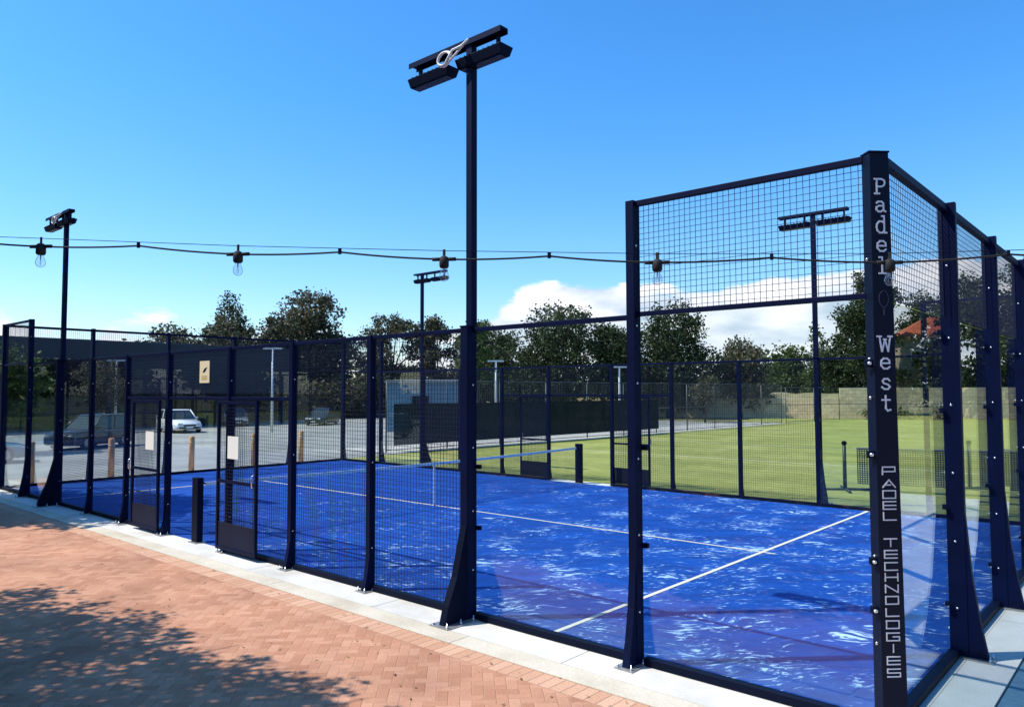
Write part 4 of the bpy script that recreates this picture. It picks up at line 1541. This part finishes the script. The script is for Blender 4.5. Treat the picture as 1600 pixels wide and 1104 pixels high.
hedge('hedge', [(-57.5, -22), (-57.5, 24)], 4.3, 2.6, LEAF_D, 'dark green hedge filling the space under the long shelter', 11, 16000, .30)
hedge('hedge', [(-57.0, 25), (-53, 50)], 3.6, 3.2, LEAF_B, 'brown-green scrub at the foot of the trees behind the wall', 12, 13000, .26)
hedge('hedge', [(-50, 52), (-40, 60), (-30, 66)], 3.8, 3.6, LEAF_D, 'dark scrub below the large trees, behind the wire fence', 13, 13000, .26)
hedge('hedge', [(-34, 84), (-12, 80), (12, 84)], 6.5, 4.0, LEAF_D, 'tall dark hedge line above the limestone wall', 14, 16000, .32)
hedge('hedge', [(-18.5, 60.4), (-15, 62.0), (-12, 63.5)], 1.3, 0.9, LEAF_G, 'low climbing greenery at the foot of the limestone wall', 15, 900, .14)
hedge('hedge', [(-120, -30), (-110, 60), (-60, 120), (0, 125), (60, 110)], 8, 8, LEAF_D, 'distant wooded skyline behind everything', 16, 22000, .8, 'wood')
COL.objects[-1]['kind'] = 'stuff'
HG = tree('tree', (-18.8, -3.6), 8.6, 5.6, LEAF_D, 'dense tree left of the view that shades the left end of the court', 601, 'round', 16000, .20, group='trees behind the viewer', bare=.35)


def shade_tree(loc, seed, lobes, n, size, lab):
    rg = random.Random(seed)
    r = empty('tree', (loc[0], loc[1], -0.004))
    tag(r, lab, 'tree', 'trees behind the viewer')
    b = MB()
    leaves(b, rg, lobes, n, size)
    b.build('crown', LEAF_G, r)
    b = MB()
    top = Vector((0, 0, 2.6))
    b.tube([(0, 0, 0), (0.05, 0.05, 1.3), top], [.17, .14, .12], 8)
    for (c, rad) in lobes:
        e_ = Vector(c)
        mid = top.lerp(e_, .5) + Vector((0, 0, .35))
        b.tube([top, mid, e_], [.07, .045, .012], 6)
        for _ in range(5):
            q = e_ + Vector((rg.uniform(-1, 1) * rad[0], rg.uniform(-1, 1) * rad[1], rg.uniform(-.5, .8) * rad[2])) * 1.25
            b.tube([mid.lerp(e_, .6), q], [.022, .006], 5)
    b.build('trunk', BARK, r)


def lobe_at(sx, sy, z, loc, r):
    """a lobe whose sun shadow lands round (sx, sy) on the paving"""
    return ((sx - 0.5 * z - loc[0], sy - 0.5 * z - loc[1], z), (r, r, r * .35))


L1 = (-9.5, -8.6)
lb = [lobe_at(*q[:3], L1, q[3]) for q in ((-8.3, -3.9, 5.0, .9), (-6.7, -3.5, 5.2, .95), (-5.2, -3.1, 5.0, .8), (-4.0, -3.0, 5.0, .8), (-7.6, -5.0, 5.4, 1.2), (-5.6, -4.6, 5.4, 1.2), (-3.6, -4.4, 5.2, 1.0), (-6.6, -2.6, 4.8, .45), (-8.4, -2.9, 4.9, .5),
                                          (-5.2, -6.2, 5.6, 1.4), (-9.8, -5.0, 5.4, 1.2), (-3.0, -3.0, 4.9, .6), (-2.2, -3.3, 4.9, .6), (-7.6, -3.2, 5.0, .6), (-5.9, -2.4, 4.9, .35), (-9.3, -4.0, 5.0, .7), (-4.6, -2.4, 4.8, .4), (-3.4, -2.3, 4.6, .4), (-2.7, -2.5, 4.6, .45), (-1.9, -2.9, 4.8, .5), (-3.9, -2.6, 4.8, .5), (-7.4, -2.7, 4.8, .45), (-1.4, -3.4, 5.0, .6), (-2.3, -2.4, 4.8, .45), (-3.0, -2.8, 5.0, .6), (-4.3, -3.6, 5.2, .8), (-1.6, -2.7, 4.9, .4), (-6.1, -3.0, 5.0, .5))]
shade_tree(L1, 71, lb, 34000, .085, 'spreading tree behind the viewer that dapples the brick paving')
L2 = (-4.5, -11.0)  # unseen tree; crown lobes placed to darken paving reflected in near glass
lb = [lobe_at(x, y, 7.5, L2, 1.5) for (x, y) in ((-1.2, -5.0), (0.6, -4.4), (1.8, -4.6), (-3.2, -5.8), (-1.4, -7.0), (-8.2, -5.6), (-10.2, -5.4), (-12.2, -5.4), (-9.0, -7.6), (-11.2, -7.6), (-13.4, -7.4), (-8.0, -9.6), (-10.6, -9.8), (-13.0, -9.6), (-14.8, -6.0), (-6.6, -5.4), (1.0, -6.6), (3.0, -6.2), (-4.6, -7.6), (-6.8, -7.4), (-2.4, -9.0), (2.0, -8.6), (-5.0, -9.6))]
lb += [lobe_at(x, y, 6.8, L2, .8) for (x, y) in ((-.8, -3.6), (.6, -3.2), (1.8, -3.4), (-2.0, -3.9), (3.0, -3.6))]
shade_tree(L2, 72, lb, 26000, .16, 'large unseen shade tree, crown shaped to shade the paving behind the viewer')
L3 = (-22.0, -12.5)  # unseen tree added to shade paving whose reflection washes out the glass
lb = [lobe_at(x, y, 7.5, L3, 1.6) for (x, y) in ((-16.6, -5.6), (-18.8, -5.4), (-21.0, -5.2), (-23.2, -5.4), (-16.0, -7.8), (-18.4, -7.8), (-20.8, -7.6), (-23.2, -7.8), (-17.4, -9.8), (-20.0, -10.0), (-22.6, -10.0), (-20.2, -3.6), (-22.4, -3.4))]
shade_tree(L3, 73, lb, 26000, .17, 'unseen shade tree added west of the viewer to darken paving reflected in the glass')
cl = empty('backdrop', (-14, -19, -0.004))  # unseen building added so the near glass reflects a dark wall, not sky
tag(cl, 'long single storey clubhouse building added unseen behind the viewer to darken glass reflections', 'building')
CW = mat('dark_backdrop_boards', (0.05, 0.045, 0.04), 0.7, var=0.2)
MB().box(-26, 26, -4, 3, 0, 5.2).build('wall', CW, cl)
rf = MB().hexa([(-27, -5, 5.2), (27, -5, 5.2), (27, 6.2, 4.2), (-27, 6.2, 4.2), (-27, -5, 5.5), (27, -5, 5.5), (27, 6.2, 4.4), (-27, 6.2, 4.4)]).build('roof', ROOFM, cl)
for k in range(14):
    x = -25 + k * 3.85
    MB().box(x - .08, x + .08, 5.8, 5.96, 0, 4.2).build('veranda_post', CW, cl)
    w = MB().box(x + .8, x + 2.6, 3.003, 3.06, 0.9, 2.6).build('window', FAS, cl)
    MB().box(x + .9, x + 2.5, 3.061, 3.07, 1.0, 2.5).build('pane', CARGLASS, w)
for i, (x, y, h_, w_) in enumerate(((-36, -20, 12, 10), (-27, -25, 13, 11), (-17, -26, 12, 11), (-8, -25, 13, 11), (2, -26, 12, 11), (12, -24, 12, 10), (-46, -12, 12, 10), (24, -18, 11, 9))):  # unseen trees added so the near glass reflects dark crowns above the roof
    tree('tree', (x, y), h_, w_, LEAF_D, ['added unseen dark tree %s' % q for q in ('west of the clubhouse', 'behind the west corner of the clubhouse roof', 'behind the clubhouse, left of its middle', 'behind the middle of the clubhouse roof', 'behind the clubhouse, right of its middle', 'behind the east corner of the clubhouse', 'far west beyond the end of the clubhouse', 'far east beyond the end of the clubhouse')][i], 700 + i, 'round', 5200, .42, group='added dark trees behind the clubhouse', bare=.12)

rg = random.Random(9)
b = MB()
for _ in range(420):
    x, y = rg.uniform(-14, 1.5), -0.5 - 4.2 * rg.random() ** 1.6
    if -0.47 > y > -0.72:
        continue
    a = rg.uniform(0, 6.28)
    L_, w_ = rg.uniform(.012, .032), rg.uniform(.005, .011)
    zz = 0.003
    ca, sa = math.cos(a), math.sin(a)
    P = [(-L_, 0, zz), (0, -w_, zz + .002), (L_, 0, zz + rg.uniform(.001, .009)), (0, w_, zz + .003)]
    b.quad([(x + p[0] * ca - p[1] * sa, y + p[0] * sa + p[1] * ca, p[2]) for p in P])
LIT = leaf_mat('dry_leaf_litter', [(0.10, 0.06, 0.03), (0.22, 0.15, 0.07), (0.35, 0.27, 0.15)], trans=0.05)
tag(b.build('leaf_litter', LIT), 'dry fallen leaf scraps scattered on the brick paving', 'leaves', kind='stuff')

for i, (x, y, h_, w_) in enumerate(((26, 66, 17, 12), (38, 52, 15, 12), (44, 40, 14, 12), (47, 28, 14, 12), (46, 16, 14, 12), (42, 5, 13, 11))):  # unseen trees added to darken what the far end glass reflects
    tree('tree', (x, y), h_, w_, LEAF_D, ['added unseen dark tree east of the lawn, %s' % q for q in ('northernmost of its row', 'second from the north of its row', 'third from the north of its row', 'third from the south of its row', 'second from the south of its row', 'southernmost of its row')][i], 800 + i, 'round', 7000, .5, group='added dark trees east of the lawn', bare=.04)
